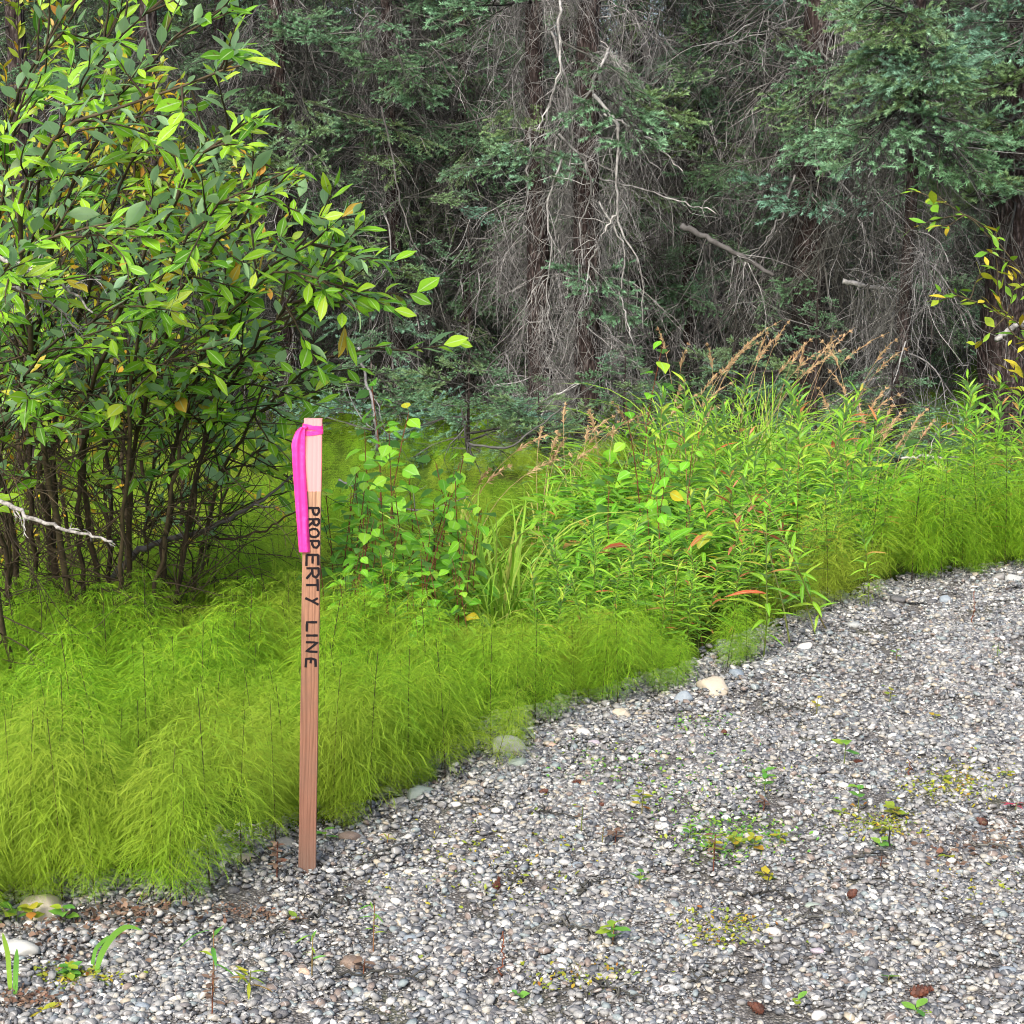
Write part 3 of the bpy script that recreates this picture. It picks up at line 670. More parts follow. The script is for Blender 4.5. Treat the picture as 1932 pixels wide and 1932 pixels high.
for ch, y0, y1, xl, xr in WORD:
    mb = MB(); q_ = random.Random(int(y0))
    for st in LET[ch]:
        pts = np.array([on_face(xl + v * (xr - xl), y0 + u * (y1 - y0)) for u, v in st])
        dd = []
        for a, b in zip(pts[:-1], pts[1:]):
            for t in np.linspace(0, 1, 4, endpoint=False): dd.append(a + (b - a) * t)
        dd.append(pts[-1]); dd = np.array(dd); T = np.gradient(dd, axis=0); T /= np.linalg.norm(T, axis=1)[:, None] + 1e-9
        T[0] = T[1]; sd_ = np.cross(T, [0, 1, 0]); wv = .005 + .0006 * np.array([q_.uniform(-1, 1) for _ in dd])
        dd[:, 1] -= .00008 * len(mb.v)
        ribbon(mb, dd, wv, sd_)
    part('letter', mb, ink, stake, label='handwritten black letter ' + ch.upper())
def tape_mat():
    m, n, out = newmat('pink_flagging_tape'); t = coords(n)
    surface(n, out, (.82, .05, .34, 1), .35, .5, .25, bump(n, noise(n, 55, 3, .5, t), .5, .006), tcol=(1, .03, .4, 1)); return m
TM = tape_mat()
tape = thing('flagging_tape', base * 0, 'hot pink plastic ribbon tied round the stake top with one long tail', 'ribbon'); tape.matrix_world = stake.matrix_world
# wraps round the shaft
wr = MB()
for k in range(3):
    z0 = SL - [.015, .019, .017][k]; dz = [.001, -.004, .005][k]; g = .0009 + .0006 * k; hw, ht = WF / 2 + g, WT / 2 + g
    loop = []
    cs = [(-hw, -ht), (hw, -ht), (hw, ht), (-hw, ht)]
    for q in range(4):
        a, b = np.array(cs[q]), np.array(cs[(q + 1) % 4])
        for u in np.linspace(0, 1, 5, endpoint=False): loop.append(a + (b - a) * u)
    loop.append(np.array(cs[0])); loop = np.array(loop); u = np.linspace(0, 1, len(loop)); zc = z0 - .004 + dz * np.sin(u * 6.28 + k)
    P3 = np.column_stack([loop, zc + dz * .6 * np.cos(u * 6.28)]); ribbon(wr, P3, .0085 + .0012 * np.sin(u * 12 + k), np.array([0, 0, 1.0]))
part('wrap', wr, TM, tape)
kn = MB(); V, T = peb_geo(np.random.default_rng(5), ICO2, .006); pk = on_face(575, 806, .004); kn.add(V + pk, T=T); part('knot', kn, TM, tape)
tl = MB(); rows0 = [(806, 566, 576), (809, 560.6, 575.5), (818, 556, 575), (835, 549.8, 574.8), (860, 551, 575.2), (889, 552.5, 575.8), (922, 555, 578), (956, 557.5, 580.3), (1000, 561, 582.3), (1042, 564.2, 584.2)]
rows = [(y_, float(np.interp(y_, [q[0] for q in rows0], [q[1] for q in rows0])), float(np.interp(y_, [q[0] for q in rows0], [q[2] for q in rows0]))) for y_ in np.linspace(806, 1042, 30)]
for ply in (0, 1):
    V = []; ncol = 9
    for (py_, xa, xb) in rows:
        for c_ in range(ncol):
            u = c_ / (ncol - 1); off = .004 + .0035 * math.sin(u * 3.14) + .0028 * math.sin(u * 11 + py_ * .012) + .0018 * math.sin(u * 4 - py_ * .05) + .0025 * (py_ - 806) / 236 - ply * .0022
            xx = xa + (xb - xa) * u + ply * .8
            V.append(on_face(xx, py_ - (3 if ply else 0) * (py_ > 1000), off))
    i, j = np.meshgrid(np.arange(ncol - 1), np.arange(len(rows) - 1)); k_ = (j * ncol + i).ravel()
    tl.add(V, np.stack([k_, k_ + 1, k_ + ncol + 1, k_ + ncol], -1))
part('tail', tl, TM, tape)

# ------------------------------------------------------------------ spruce parts
def path(r_, p, d, L, n, grav, jit):
    P = [np.array(p, float)]; d = unit(d)
    for i in range(n - 1):
        d = unit(d + r_.normal(0, jit, 3) + np.array([0, 0, -grav / n])); P.append(P[-1] + d * L / (n - 1))
    return np.array(P), d
def dead_branch(seed, hair=1.0, mat='twig'):
    """a leafless spruce branch along +X, its twigs hanging"""
    r_ = np.random.default_rng(seed); mb = MB()
    P, _ = path(r_, (0, 0, 0), (1, 0, -.15), 1.0, 12, 1.3 * hair, .1); tube(mb, P, np.linspace(.0085, .002, 12), 5)
    for k in range(17):
        u = r_.uniform(.12, .98); i = int(u * 11); b = P[i]; T = unit(P[min(i + 1, 11)] - P[i - 1]); s_ = np.array([r_.normal(0, .6), r_.choice([-1, 1]) * r_.uniform(.3, 1), r_.normal(-.1, .3)])
        L = r_.uniform(.18, .6) * (1.1 - .4 * u); Q, d = path(r_, b, unit(T * .9 + s_), L, 8, 1.9 * hair, .17); tube(mb, Q, np.linspace(.0038, .0012, 8), 4)
        for q in range(5):
            j = r_.integers(2, 7); Q2, _ = path(r_, Q[j], unit(Q[j] - Q[j - 1] + r_.normal(0, .6, 3) * .05 + r_.normal(0, .7, 3)), r_.uniform(.06, .24), 5, 1.6 * hair, .2); tube(mb, Q2, np.linspace(.002, .0008, 5), 3)
    return mb.mesh('dead_branch', M_[mat])
DB = [dead_branch(500 + k, 1.0) for k in range(8)] ; DBP = [dead_branch(520 + k, 1.15, 'twigpale') for k in range(6)]; DBD = [dead_branch(540 + k, .8, 'twigdark') for k in range(7)]
def curtain(seed, mat='twigpale'):
    """a short dead limb along +X whose long thin twigs hang almost straight down"""
    r_ = np.random.default_rng(seed); mb = MB()
    P, _ = path(r_, (0, 0, 0), (1, 0, .1), .6, 9, 1.5, .16); tube(mb, P, np.linspace(.007, .0025, 9), 4)
    for k in range(13):
        i = int(r_.integers(1, 8)); d = unit(np.array([r_.normal(.1, .3), r_.normal(0, .3), -.9])); L = r_.uniform(.3, 1.0)
        Q, d2 = path(r_, P[i], d, L, 11, 1.2, .21); tube(mb, Q, np.linspace(.0034, .0011, 11), 3)
        for q in range(5):
            j = int(r_.integers(2, 10)); Q2, _ = path(r_, Q[j], unit(Q[j] - Q[j - 1] + r_.normal(0, .55, 3)), r_.uniform(.08, .3), 6, 1.0, .24); tube(mb, Q2, np.linspace(.0018, .0008, 6), 3)
    return mb.mesh('dead_branch', M_[mat])
CU = [curtain(560 + k, 'twigpale') for k in range(6)] + [curtain(570 + k, 'twig') for k in range(5)]; CUD = [curtain(580 + k, 'twigdark') for k in range(4)] + CU[6:9]
def needles(mb, A, B, per_m, ln, wd, tn0, tn1, r_, top_only=False):
    """needles all round the twig from A to B"""
    L = np.linalg.norm(B - A); n = max(4, int(L * per_m)); d = (B - A) / (L + 1e-9)
    u = r_.random(n); an = r_.uniform(0, 6.283, n); ref = np.array([0, 0, 1.0]) if abs(d[2]) < .8 else np.array([1.0, 0, 0]); a = unit(np.cross(d, ref)); b = np.cross(d, a)
    o = a * np.cos(an)[:, None] + b * np.sin(an)[:, None]; dirn = d * .75 + o * .8; dirn[:, 2] += .15
    dirn /= np.linalg.norm(dirn, axis=1)[:, None]
    P = A + (B - A) * u[:, None]; s_ = np.cross(dirn, r_.normal(0, 1, (n, 3))); s_ /= np.linalg.norm(s_, axis=1)[:, None] + 1e-9
    ll = ln * r_.uniform(.75, 1.15, n)[:, None]
    V = np.stack([P - s_ * wd / 2, P + s_ * wd / 2, P + dirn * ll], 1).reshape(-1, 3); tn = np.repeat(tn0 + (tn1 - tn0) * u, 3)
    mb.add(V, T=np.arange(3 * n).reshape(-1, 3), tone=tn)
def spray(seed):
    """a short live branch with fat finger-like needled shoots; used at about half size"""
    r_ = np.random.default_rng(seed); nd = MB(); wd = MB()
    P, _ = path(r_, (0, 0, 0), (1, 0, .02), 1.0, 11, .35, .08); tube(wd, P, np.linspace(.014, .004, 11), 5)
    for i in range(6, 10): needles(nd, P[i], P[i + 1], 330, .03, .006, .3, 1.0 if i == 9 else .5, r_)
    for k in range(11):
        u = .3 + .68 * (k / 10); i = min(int(u * 10), 9); b = P[i]; T = unit(P[i + 1] - P[i]); s_ = 1 if k % 2 else -1
        L = (.5 * (1.1 - u) + .12) * r_.uniform(.7, 1.25); d0 = unit(T * .8 + np.array([0, s_ * .8, r_.normal(.0, .22)]))
        Q, _ = path(r_, b, d0, L, 5, .1, .1); tube(wd, Q, np.linspace(.006, .002, 5), 3)
        for j in range(1, 4): needles(nd, Q[j], Q[j + 1], 300, .027, .006, .15, .3 if j < 3 else 1, r_)
        for q in range(int(2 + L * 9)):
            j = r_.integers(1, 4); s2 = 1 if q % 2 else -1; D0 = unit(Q[j + 1] - Q[j]); sd_ = unit(np.cross([0, 0, 1], D0)); l2 = r_.uniform(.09, .17)
            e = unit(D0 + sd_ * s2 * .8 + np.array([0, 0, r_.normal(.08, .3)])); p0 = Q[j] + (Q[j + 1] - Q[j]) * r_.random(); mid = p0 + e * l2 * .5; p1 = mid + unit(e + D0 * .2 + np.array([0, 0, .1])) * l2 * .5
            needles(nd, p0, mid, 380, .026, .006, .0, .25, r_); needles(nd, mid, p1, 560, .027, .0064, .45, 1.0, r_)
    return joined(wd.mesh('w', M_['twigdark']), nd.mesh('n', M_['needle']), 'bough')
def bough(seed, tips=1.0):
    """a live branch along +X, one metre long, twigs combed forward and clad in needles"""
    r_ = np.random.default_rng(seed); nd = MB(); wd = MB()
    P, _ = path(r_, (0, 0, 0), (1, 0, .02), 1.0, 11, .5, .07); tube(wd, P, np.linspace(.009, .002, 11), 5)
    for i in range(5, 10): needles(nd, P[i], P[i + 1], 420, .014, .0026, .3, .8 if i == 9 else .3, r_)
    for k in range(18):
        u = .25 + .75 * (k / 17); i = min(int(u * 10), 9); b = P[i] + (P[i + 1] - P[i]) * (u * 10 - i if i < 9 else .5); T = unit(P[i + 1] - P[i]); s_ = 1 if k % 2 else -1
        L = (.4 * (1.12 - u) + .07) * r_.uniform(.75, 1.2); d0 = unit(T * .8 + np.array([0, s_ * .8, r_.normal(-.1, .15)]))
        Q, _ = path(r_, b, d0, L, 6, .35, .1); tube(wd, Q, np.linspace(.004, .0012, 6), 3)
        if u < .5 and r_.random() < .6:     # bare inner twigs
            for q in range(3):
                Q2, _ = path(r_, Q[q + 2], d0 + r_.normal(0, .6, 3), .12, 4, 1, .2); tube(wd, Q2, np.linspace(.002, .0008, 4), 3)
            continue
        for j in range(1, 5): needles(nd, Q[j], Q[j + 1], 420, .013, .0026, .1, .15 if j < 4 else tips, r_)
        for q in range(int(2 + L * 22)):
            j = r_.integers(1, 5); s2 = 1 if q % 2 else -1; D0 = unit(Q[j + 1] - Q[j]); sd_ = unit(np.cross([0, 0, 1], D0)); l2 = r_.uniform(.045, .1)
            e = unit(D0 + sd_ * s2 * .85 + np.array([0, 0, r_.normal(.02, .22)])); p0 = Q[j] + (Q[j + 1] - Q[j]) * r_.random()
            mid = p0 + e * l2 * .5; e2 = unit(e + D0 * .2 + np.array([0, 0, .06])); p1 = mid + e2 * l2 * .5
            needles(nd, p0, mid, 520, .012, .0027, .05, .35 * tips, r_); needles(nd, mid, p1, 620, .0125, .0028, .5 * tips, tips, r_)
    return joined(wd.mesh('w', M_['twigdark']), nd.mesh('n', M_['needle']), 'bough')
BO = [bough(600 + k, 1.0) for k in range(8)]; SPR = [spray(660 + k) for k in range(7)]; BOD = [bough(620 + k, .7) for k in range(6)]
def trunk_mb(h, r0, seed, lean=(0, 0)):
    r_ = np.random.default_rng(seed); n = 60; sides = 16; mb = MB(); z = np.concatenate([np.linspace(-.1, 3.4, 46), np.linspace(3.6, h, 14)]); t = z / h
    P = np.stack([lean[0] * z + .02 * np.sin(z * 1.3 + seed), lean[1] * z + .02 * np.cos(z * 1.1 + seed), z], -1)
    rr = r0 * (1 - .93 * np.clip(t, 0, 1)) * (1 + .45 * np.exp(-np.clip(z, 0, 9) / .12))
    an = np.arange(sides) * 2 * math.pi / sides; J = 1 + r_.normal(0, .06, (n, sides)) + .06 * np.sin(an * 5 + seed)[None, :] * np.exp(-z / .4)[:, None]
    V = P[:, None, :] + (rr[:, None] * J)[..., None] * np.stack([np.cos(an), np.sin(an), 0 * an], -1)[None]
    i = np.arange(n - 1)[:, None] * sides; j = np.arange(sides)[None, :]; j2 = (j + 1) % sides
    mb.add(V.reshape(-1, 3), np.stack([i + j, i + j2, i + sides + j2, i + sides + j], -1).reshape(-1, 4)); return mb, P
class Tree:
    def __init__(s, px, py, D, r0, seed, lab, h=9.0, lean=(0, 0), name='spruce_tree', group='spruces behind the horsetails'):
        p = at(px, py, D); p[2] = float(H(p[0], p[1])) - .02; s.p = p; s.r0 = r0; s.h = h; s.D = D; s.lean = lean; s.rg = np.random.default_rng(seed)
        s.o = thing(name, p, lab, 'spruce', group)
        mb, s.P = trunk_mb(h, r0, seed, lean); part('trunk', mb, M_['bark'], s.o)
    def axis(s, z): return np.array([s.lean[0] * z, s.lean[1] * z, z])
    def rad(s, z): return s.r0 * (1 - .93 * z / s.h)
    def dead(s, n, z0, z1, sc=(.5, 1.3), kinds=None, az=None):
        ks = kinds or DB
        for k in range(n):
            z = s.rg.uniform(z0, z1); a = s.rg.uniform(0, 6.283) if az is None else s.rg.normal(az[0], az[1]); f = s.rg.uniform(*sc)
            o = obj('dead_branch', ks[int(s.rg.integers(len(ks)))], s.o)
            o.location = s.axis(z) + np.array([math.cos(a), math.sin(a), 0]) * s.rad(z) * .8; o.rotation_euler = (s.rg.normal(0, .3), s.rg.normal(.1, .3), a); o.scale = (f,) * 3
    def live(s, n, z0, z1, sc=(.6, 1.2), kinds=None):
        ks = kinds or BO
        for k in range(n):
            z = s.rg.uniform(z0, z1); a = s.rg.uniform(0, 6.283); f = s.rg.uniform(*sc)
            o = obj('bough', ks[int(s.rg.integers(len(ks)))], s.o)
            o.location = s.axis(z) + np.array([math.cos(a), math.sin(a), 0]) * s.rad(z) * .7; o.rotation_euler = (s.rg.normal(0, .12), s.rg.normal(.15, .15), a); o.scale = (f,) * 3
    def reach(s, px, py, D, kinds=None, rise=.12):
        """a bough whose tip is at that point"""
        tip = at(px, py, D) - s.p; z = max(.15, tip[2] + rise + s.rg.normal(0, .05)); a0 = s.axis(z); v = tip - a0; L = np.linalg.norm(v); ks = kinds or BO
        M = frame(a0, v, (0, 0, 1), L * 1.02); obj('bough', ks[int(s.rg.integers(len(ks)))], s.o, M)
    def crown(s, n=70, z0=4.2, spread=1.3):
        z = s.rg.uniform(z0, s.h * .98, n); a = s.rg.uniform(0, 6.283, n); f = spread * (1.1 - z / s.h) + .25
        P = np.stack([s.lean[0] * z, s.lean[1] * z, z], -1)
        scatter('crown', P, np.stack([s.rg.normal(0, .1, n), s.rg.normal(.3, .12, n), a], -1), f, s.rg.integers(0, len(BOD), n), BOD, parent=s.o, label='dense needled upper boughs')
trees = {}
T_ = trees['twinL'] = Tree(1012, 850, 12.0, .085, 1, 'left of the two pale-barked trunks in the centre, hung with bare gray twigs')
T_.dead(5, .3, 2.9, (.3, .6), DB + DBP); T_.dead(64, .4, 3.5, (.35, .85), CU); T_.live(3, 1.4, 2.9, kinds=BOD); T_.crown()
T_ = trees['twinR'] = Tree(1108, 855, 11.8, .1, 2, 'right of the two centre trunks, reddish bark behind a curtain of bare twigs')
T_.dead(6, .15, 2.9, (.3, .7), DB + DBP); T_.dead(88, .4, 3.5, (.35, .9), CU); T_.crown()
T_ = trees['dark'] = Tree(1522, 800, 12.6, .13, 3, 'thick dark spruce trunk right of centre with brown hanging twigs', h=11)
T_.dead(16, .2, 2.9, (.5, 1.2), DBD); T_.dead(60, .6, 3.4, (.7, 1.4), CUD + CU[6:]); T_.live(6, .8, 2.9, kinds=BOD); T_.crown()
T_ = trees['right'] = Tree(1890, 770, 11.0, .155, 4, 'stout rough-barked spruce trunk nearest the right border', h=11, lean=(.02, 0))
T_.dead(14, 1.2, 2.9, (.4, 1.0), DBD); T_.dead(20, 1.2, 3.2, (.4, .9), CUD); T_.crown()
T_ = trees['slim'] = Tree(1700, 790, 10.2, .045, 5, 'slim spruce with bright blue-green bough tips, upper right', h=6)
T_.dead(14, .3, 2.2, (.4, .8), DBD); T_.dead(34, .6, 2.7, (.5, .9), CUD + CU[6:]); T_.live(5, 1.9, 2.6, (.5, .9)); T_.crown(40, 3.0, .9)
T_ = trees['left'] = Tree(540, 800, 13.0, .07, 6, 'dark spruce trunk just right of the willow leaves')
T_.dead(12, .3, 3.0, (.5, 1.1), DBD + DB); T_.dead(30, .5, 3.3, (.6, 1.2), CUD); T_.live(8, .8, 3.0, kinds=BOD); T_.crown()
T_ = trees['mid'] = Tree(745, 800, 13.4, .06, 7, 'thin spruce left of the twin trunks, boughs spreading over bare twigs')
T_.dead(12, .3, 3.0, (.6, 1.1), DB + DBD); T_.dead(40, .5, 3.3, (.6, 1.2), CUD + CU[6:]); T_.live(6, .3, 3.0, kinds=BOD); T_.crown()
T_ = trees['mid2'] = Tree(880, 805, 14.0, .05, 8, 'slender spruce between the thin spruce and the twin trunks')
T_.dead(10, .2, 3.0, (.5, 1.1), DB + DBD); T_.dead(30, .5, 3.3, (.6, 1.2), CUD + CU[6:]); T_.live(8, .2, 3.0, kinds=BOD); T_.crown(60)
T_ = trees['mid3'] = Tree(1300, 800, 14.2, .06, 9, 'thin spruce between the twin trunks and the thick dark trunk')
T_.dead(14, .3, 3.0, (.6, 1.2), DB + DBD); T_.dead(44, .5, 3.3, (.6, 1.3), CUD + CU); T_.live(9, .5, 3.0, kinds=BOD + BO[:2]); T_.crown()
T_ = trees['farleft'] = Tree(300, 800, 12.4, .08, 10, 'spruce trunk hidden behind the willow at upper left')
T_.dead(30, .3, 3.0, (.6, 1.2), DBD); T_.live(6, .5, 3.0, kinds=BOD); T_.crown()
T_ = trees['edgeleft'] = Tree(60, 800, 11.5, .08, 11, 'spruce trunk behind the willow nearest the left border')
T_.dead(24, .3, 3.0, (.6, 1.2), DBD); T_.live(5, .5, 3.0, kinds=BOD); T_.crown()
def limb(t, pix, D, r0, seed, mat):
    r_ = np.random.default_rng(seed); pts = np.array([at(x_, y_, D + r_.normal(0, .06)) for x_, y_ in pix]) - t.p; u = np.linspace(0, 1, len(pts)); uu = np.linspace(0, 1, 26)
    P = np.stack([np.interp(uu, u, pts[:, k]) for k in range(3)], -1); P[1:-1] = (P[:-2] + 2 * P[1:-1] + P[2:]) / 4; P[1:] += r_.normal(0, .006, (25, 3)); mb = MB(); tube(mb, P, np.linspace(r0, .003, 26) * (1 + r_.normal(0, .08, 26)), 6)
    for k in range(12):
        i = int(r_.integers(4, 24)); Q, _ = path(r_, P[i], unit(P[i + 1] - P[i]) + r_.normal(0, .6, 3), r_.uniform(.1, .4), 8, .9, .22); tube(mb, Q, np.linspace(.0032, .001, 8), 3)
    part('dead_branch', mb, mat, t.o)
for k, (pix, D_, r_0, tn) in enumerate([([(1056, -20), (1054, 30), (1057, 133), (1037, 200), (1010, 253)], 11.2, .011, 'twinL'), ([(1120, 180), (1167, 233), (1161, 333), (1162, 417), (1211, 500), (1214, 617)], 11.2, .012, 'twinR'), ([(1150, 90), (1137, 123), (1104, 187), (1044, 250), (960, 275)], 11.3, .01, 'twinR'),
    ([(1054, 253), (1104, 300), (1120, 360), (1094, 417), (1100, 500)], 11.25, .009, 'twinR'), ([(1165, 395), (1140, 440), (1110, 500), (1105, 560)], 11.2, .007, 'twinR'), ([(1000, 240), (997, 333), (1000, 393), (980, 460)], 11.4, .008, 'twinL'), ([(720, 200), (734, 267), (757, 393), (784, 467), (811, 503)], 12.6, .008, 'mid'),
    ([(790, 60), (817, 90), (877, 187), (920, 273), (964, 385)], 12.8, .007, 'mid2'), ([(1140, 215), (1177, 233), (1227, 260), (1288, 320)], 11.5, .008, 'twinR'), ([(1130, 335), (1190, 350), (1288, 383), (1350, 400)], 11.5, .007, 'twinR'), ([(1040, 60), (1070, 150), (1080, 240), (1075, 330), (1050, 420)], 11.3, .008, 'twinL'),
    ([(1110, 100), (1150, 160), (1190, 250), (1250, 330)], 11.4, .007, 'twinR'), ([(1060, 300), (1030, 380), (1040, 470), (1030, 560), (1045, 650)], 11.3, .008, 'twinL'), ([(1130, 380), (1180, 470), (1170, 560), (1190, 640)], 11.3, .007, 'twinR'), ([(1500, 330), (1480, 400), (1440, 460), (1400, 500)], 12.0, .009, 'dark'), ([(1540, 300), (1600, 360), (1640, 450), (1650, 560)], 12.0, .008, 'dark')]):
    limb(trees[tn], pix, D_, r_0, 1200 + k, M_['twigpale'] if tn.startswith('twin') else M_['twig'])
TIPS = {'left': [(470, 150), (560, 185), (520, 30), (600, 60), (440, 260), (610, 330), (480, 330)],
        'mid': [(690, 120), (760, 128), (640, 235), (720, 250), (800, 100), (610, 500), (690, 560), (780, 500)],
        'mid2': [(840, 110), (880, 245), (820, 235), (905, 190), (800, 310), (900, 250), (850, 530), (900, 660)],
        'twinL': [(950, 285), (1035, 262), (900, 20), (930, 200)],
        'twinR': [(1230, 185), (1090, 520), (1150, 550)],
        'mid3': [(1290, 165), (1330, 90), (1350, 100), (1260, 180), (1380, 60), (1320, 330), (1250, 520), (1400, 250)],
        'dark': [(1490, 130), (1540, 150), (1560, 120), (1500, 170), (1580, 215), (1590, 270), (1460, 360)],
        'slim': [(1580, 35), (1620, 50), (1690, 40), (1750, 70), (1800, 85), (1690, 120), (1740, 110), (1660, 130), (1700, 80), (1760, 140), (1800, 150), (1640, 80), (1720, 200), (1620, 220), (1800, 250), (1830, 220)],
        'right': [(1870, 40), (1905, 70), (1920, 130), (1890, 180), (1870, 235), (1915, 250), (1860, 300), (1930, 280), (1840, 350), (1820, 380), (1905, 330), (1900, 10), (1835, 60)]}
for nm, L in TIPS.items():
    for (px, py) in L:
        t = trees[nm]; t.reach(px, py, t.D - t.rg.uniform(.35, .9), SPR)
        if t.rg.random() < .45: t.reach(px + t.rg.normal(0, 25), py + t.rg.normal(18, 18), t.D - t.rg.uniform(.1, .8), SPR)
# young spruces and low boughs
def sapling(px, py, h, D, seed, lab, n=26, sc=.42):
    t = Tree(px, py, D, .014, seed, lab, h=h, name='young_spruce', group='young spruces')
    for k in range(n):
        u = k / n; z = h * (.12 + .86 * u); a = k * 2.4 + t.rg.normal(0, .2); f = sc * (1.15 - u) * t.rg.uniform(.8, 1.2) + .05
        o = obj('bough', (SPR if t.rg.random() < .8 else BO)[k % 7], t.o); o.location = (0, 0, z); o.rotation_euler = (0, t.rg.normal(-.15, .15), a); o.scale = (f,) * 3
    return t
sapling(1545, 700, 1.12, 10.3, 60, 'young blue-green spruce in front of the thick dark trunk', sc=.36)
sapling(1690, 720, .75, 10.0, 61, 'low dark young spruce between dark trunk and right trunk', sc=.45)
sapling(1180, 720, .8, 11.2, 62, 'young spruce at the right foot of the twin trunks', sc=.4)
sapling(880, 720, .75, 11.4, 63, 'bushy young spruce left of the twin trunks', sc=.55)
sapling(1010, 720, .6, 11.2, 64, 'short young spruce directly left of the twin trunk foot', sc=.4)
sapling(700, 720, .8, 12.2, 65, 'dark young spruce above and right of the stake', sc=.55)
sapling(1760, 720, .5, 8.9, 66, 'smallest young spruce behind the right-hand fireweed', sc=.35)
sapling(1390, 720, .8, 11.6, 67, 'young spruce behind the brown grass plumes', sc=.5)
# rows behind
back = []
for k in range(16):
    D = 15.2 + (k % 4) * 2.1; px = -100 + k * 142 + rng.normal(0, 30); sd_ = 80 + k
    t = Tree(px, 790, D, rng.uniform(.05, .11), sd_, None, h=rng.uniform(9, 12)); t.o['label'] = 'shadowed rear spruce, %s from the left, %s' % (ORD[k], ('just behind the front trunks', 'two rows back', 'three rows back', 'deepest in the forest')[k % 4]); t.o['group'] = 'shadowed spruces of the rows behind'
    n = 34; z = t.rg.uniform(.2, 3.6, n); a = t.rg.uniform(0, 6.28, n)
    scatter('dead_branches', np.stack([0 * z, 0 * z, z], -1), np.stack([t.rg.normal(0, .3, n), t.rg.normal(.2, .3, n), a], -1), t.rg.uniform(.7, 1.5, n), t.rg.integers(0, len(DBD + DB), n), DBD + DB, parent=t.o)
    n = 26; z = t.rg.uniform(.3, 3.8, n); a = t.rg.uniform(0, 6.28, n)
    scatter('boughs', np.stack([0 * z, 0 * z, z], -1), np.stack([t.rg.normal(0, .1, n), t.rg.normal(.25, .2, n), a], -1), t.rg.uniform(.8, 1.5, n), t.rg.integers(0, 8, n), BOD + BO[:2], parent=t.o)
    t.crown(80, 3.8, 1.8)
# the thicket: a tangle of dead twigs and needled sprays between and behind the trunks, one mass
def cloud(n, D0, D1, z0, z1, m=1.0):
    D = np.sqrt(rng.uniform(D0 ** 2, D1 ** 2, n)); x = rng.uniform(-1, 1, n) * (D * .31 + m); z = rng.uniform(z0, z1, n); return x, D, z
x, y, z = cloud(800, 13.0, 18, 0.0, 3.6); n = len(x); P = np.stack([x, y, H(x, y) + z + .35], -1)
scatter('dead_twig_thicket', P, np.stack([rng.normal(0, .5, n), rng.uniform(-.2, 1.0, n), rng.uniform(0, 6.3, n)], -1), rng.uniform(.6, 1.3, n), rng.integers(0, 21, n), DBD + CUD + CUD, label='tangle of bare gray and brown twigs filling the forest', cat='twigs')
x, y, z = cloud(2300, 12.8, 21, 0.0, 4.0); n = len(x); P = np.stack([x, y, H(x, y) + z + .2], -1)
scatter('needle_thicket', P, np.stack([rng.normal(0, .2, n), rng.uniform(-.1, .6, n), rng.uniform(0, 6.3, n)], -1), rng.uniform(.35, .85, n), rng.integers(0, 9, n), BOD + BO[:3], label='dim needled spruce sprays deep in the forest', cat='foliage')
x, y, z = cloud(950, 12.0, 16, 0.0, 3.5); m = ~((y < 13.2) & (x / y > -.012) & (x / y < .085)); x, y, z = x[m], y[m], z[m]; n = len(x); P = np.stack([x, y, H(x, y) + z + .2], -1)
scatter('spruce_sprays', P, np.stack([rng.normal(0, .3, n), rng.uniform(-.3, .5, n), rng.uniform(0, 6.3, n)], -1), rng.uniform(.22, .45, n), rng.integers(0, 7, n), SPR, label='blue-green needled spray tips between the bare twigs', cat='foliage')
x, y, z = cloud(3400, 21, 38, 0, 12, 6); n = len(x); P = np.stack([x, y, z - .3], -1)
scatter('far_forest', P, np.stack([rng.normal(0, .2, n), rng.uniform(-.1, .8, n), rng.uniform(0, 6.3, n)], -1), rng.uniform(1.5, 3.2, n), rng.integers(0, 8, n), BOD + DBD[:2], label='far spruce forest closing the view', cat='forest')

# ------------------------------------------------------------------ fallen and lichen-pale branches
def free_branch(pts, r0, r1, mat, lab, name='fallen_branch', cat='branch', twigs=0, seed=0, tl=.2, drop=0):
    r_ = np.random.default_rng(seed); P0 = np.array(pts); u = np.linspace(0, 1, len(P0)); uu = np.linspace(0, 1, 22)
    P = np.stack([np.interp(uu, u, P0[:, k]) for k in range(3)], -1); P[1:-1] = (P[:-2] + P[1:-1] * 2 + P[2:]) / 4 + r_.normal(0, .004, (20, 3))
    root = thing(name, P[0], lab, cat); mb = MB(); Q = P - P[0]
    tube(mb, Q, np.linspace(r0, r1, 22) * (1 + r_.normal(0, .06, 22)), 8, cap=True); part('limb', mb, mat, root)
    if twigs:
        tw = MB()
        for k in range(twigs):
            i = int(r_.integers(3, 21)); T = unit(Q[i] - Q[i - 1]); A, d = path(r_, Q[i], unit(T * .8 + r_.normal(0, .55, 3) + np.array([0, 0, -drop])), tl * r_.uniform(.4, 1.1), 7, .5 + drop, .2); tube(tw, A, np.linspace(min(max(r1 * .8, .0022), .0035), .001, 7), 4)
            for q in range(3):
                j = int(r_.integers(2, 6)); A2, _ = path(r_, A[j], unit(d + r_.normal(0, .7, 3)), tl * .35, 4, .4, .2); tube(tw, A2, np.linspace(.0018, .0008, 4), 3)
        part('side_twigs', tw, mat, root, kind='stuff')
    return root
free_branch([at(-60, 925, 4.9), at(5, 945, 4.85), at(75, 985, 4.8), at(150, 1005, 4.75), at(212, 1022, 4.7)], .008, .003, M_['palewood'], 'white lichen-covered branch poking in from the left border', 'bare_branch', twigs=7, seed=1, tl=.06)
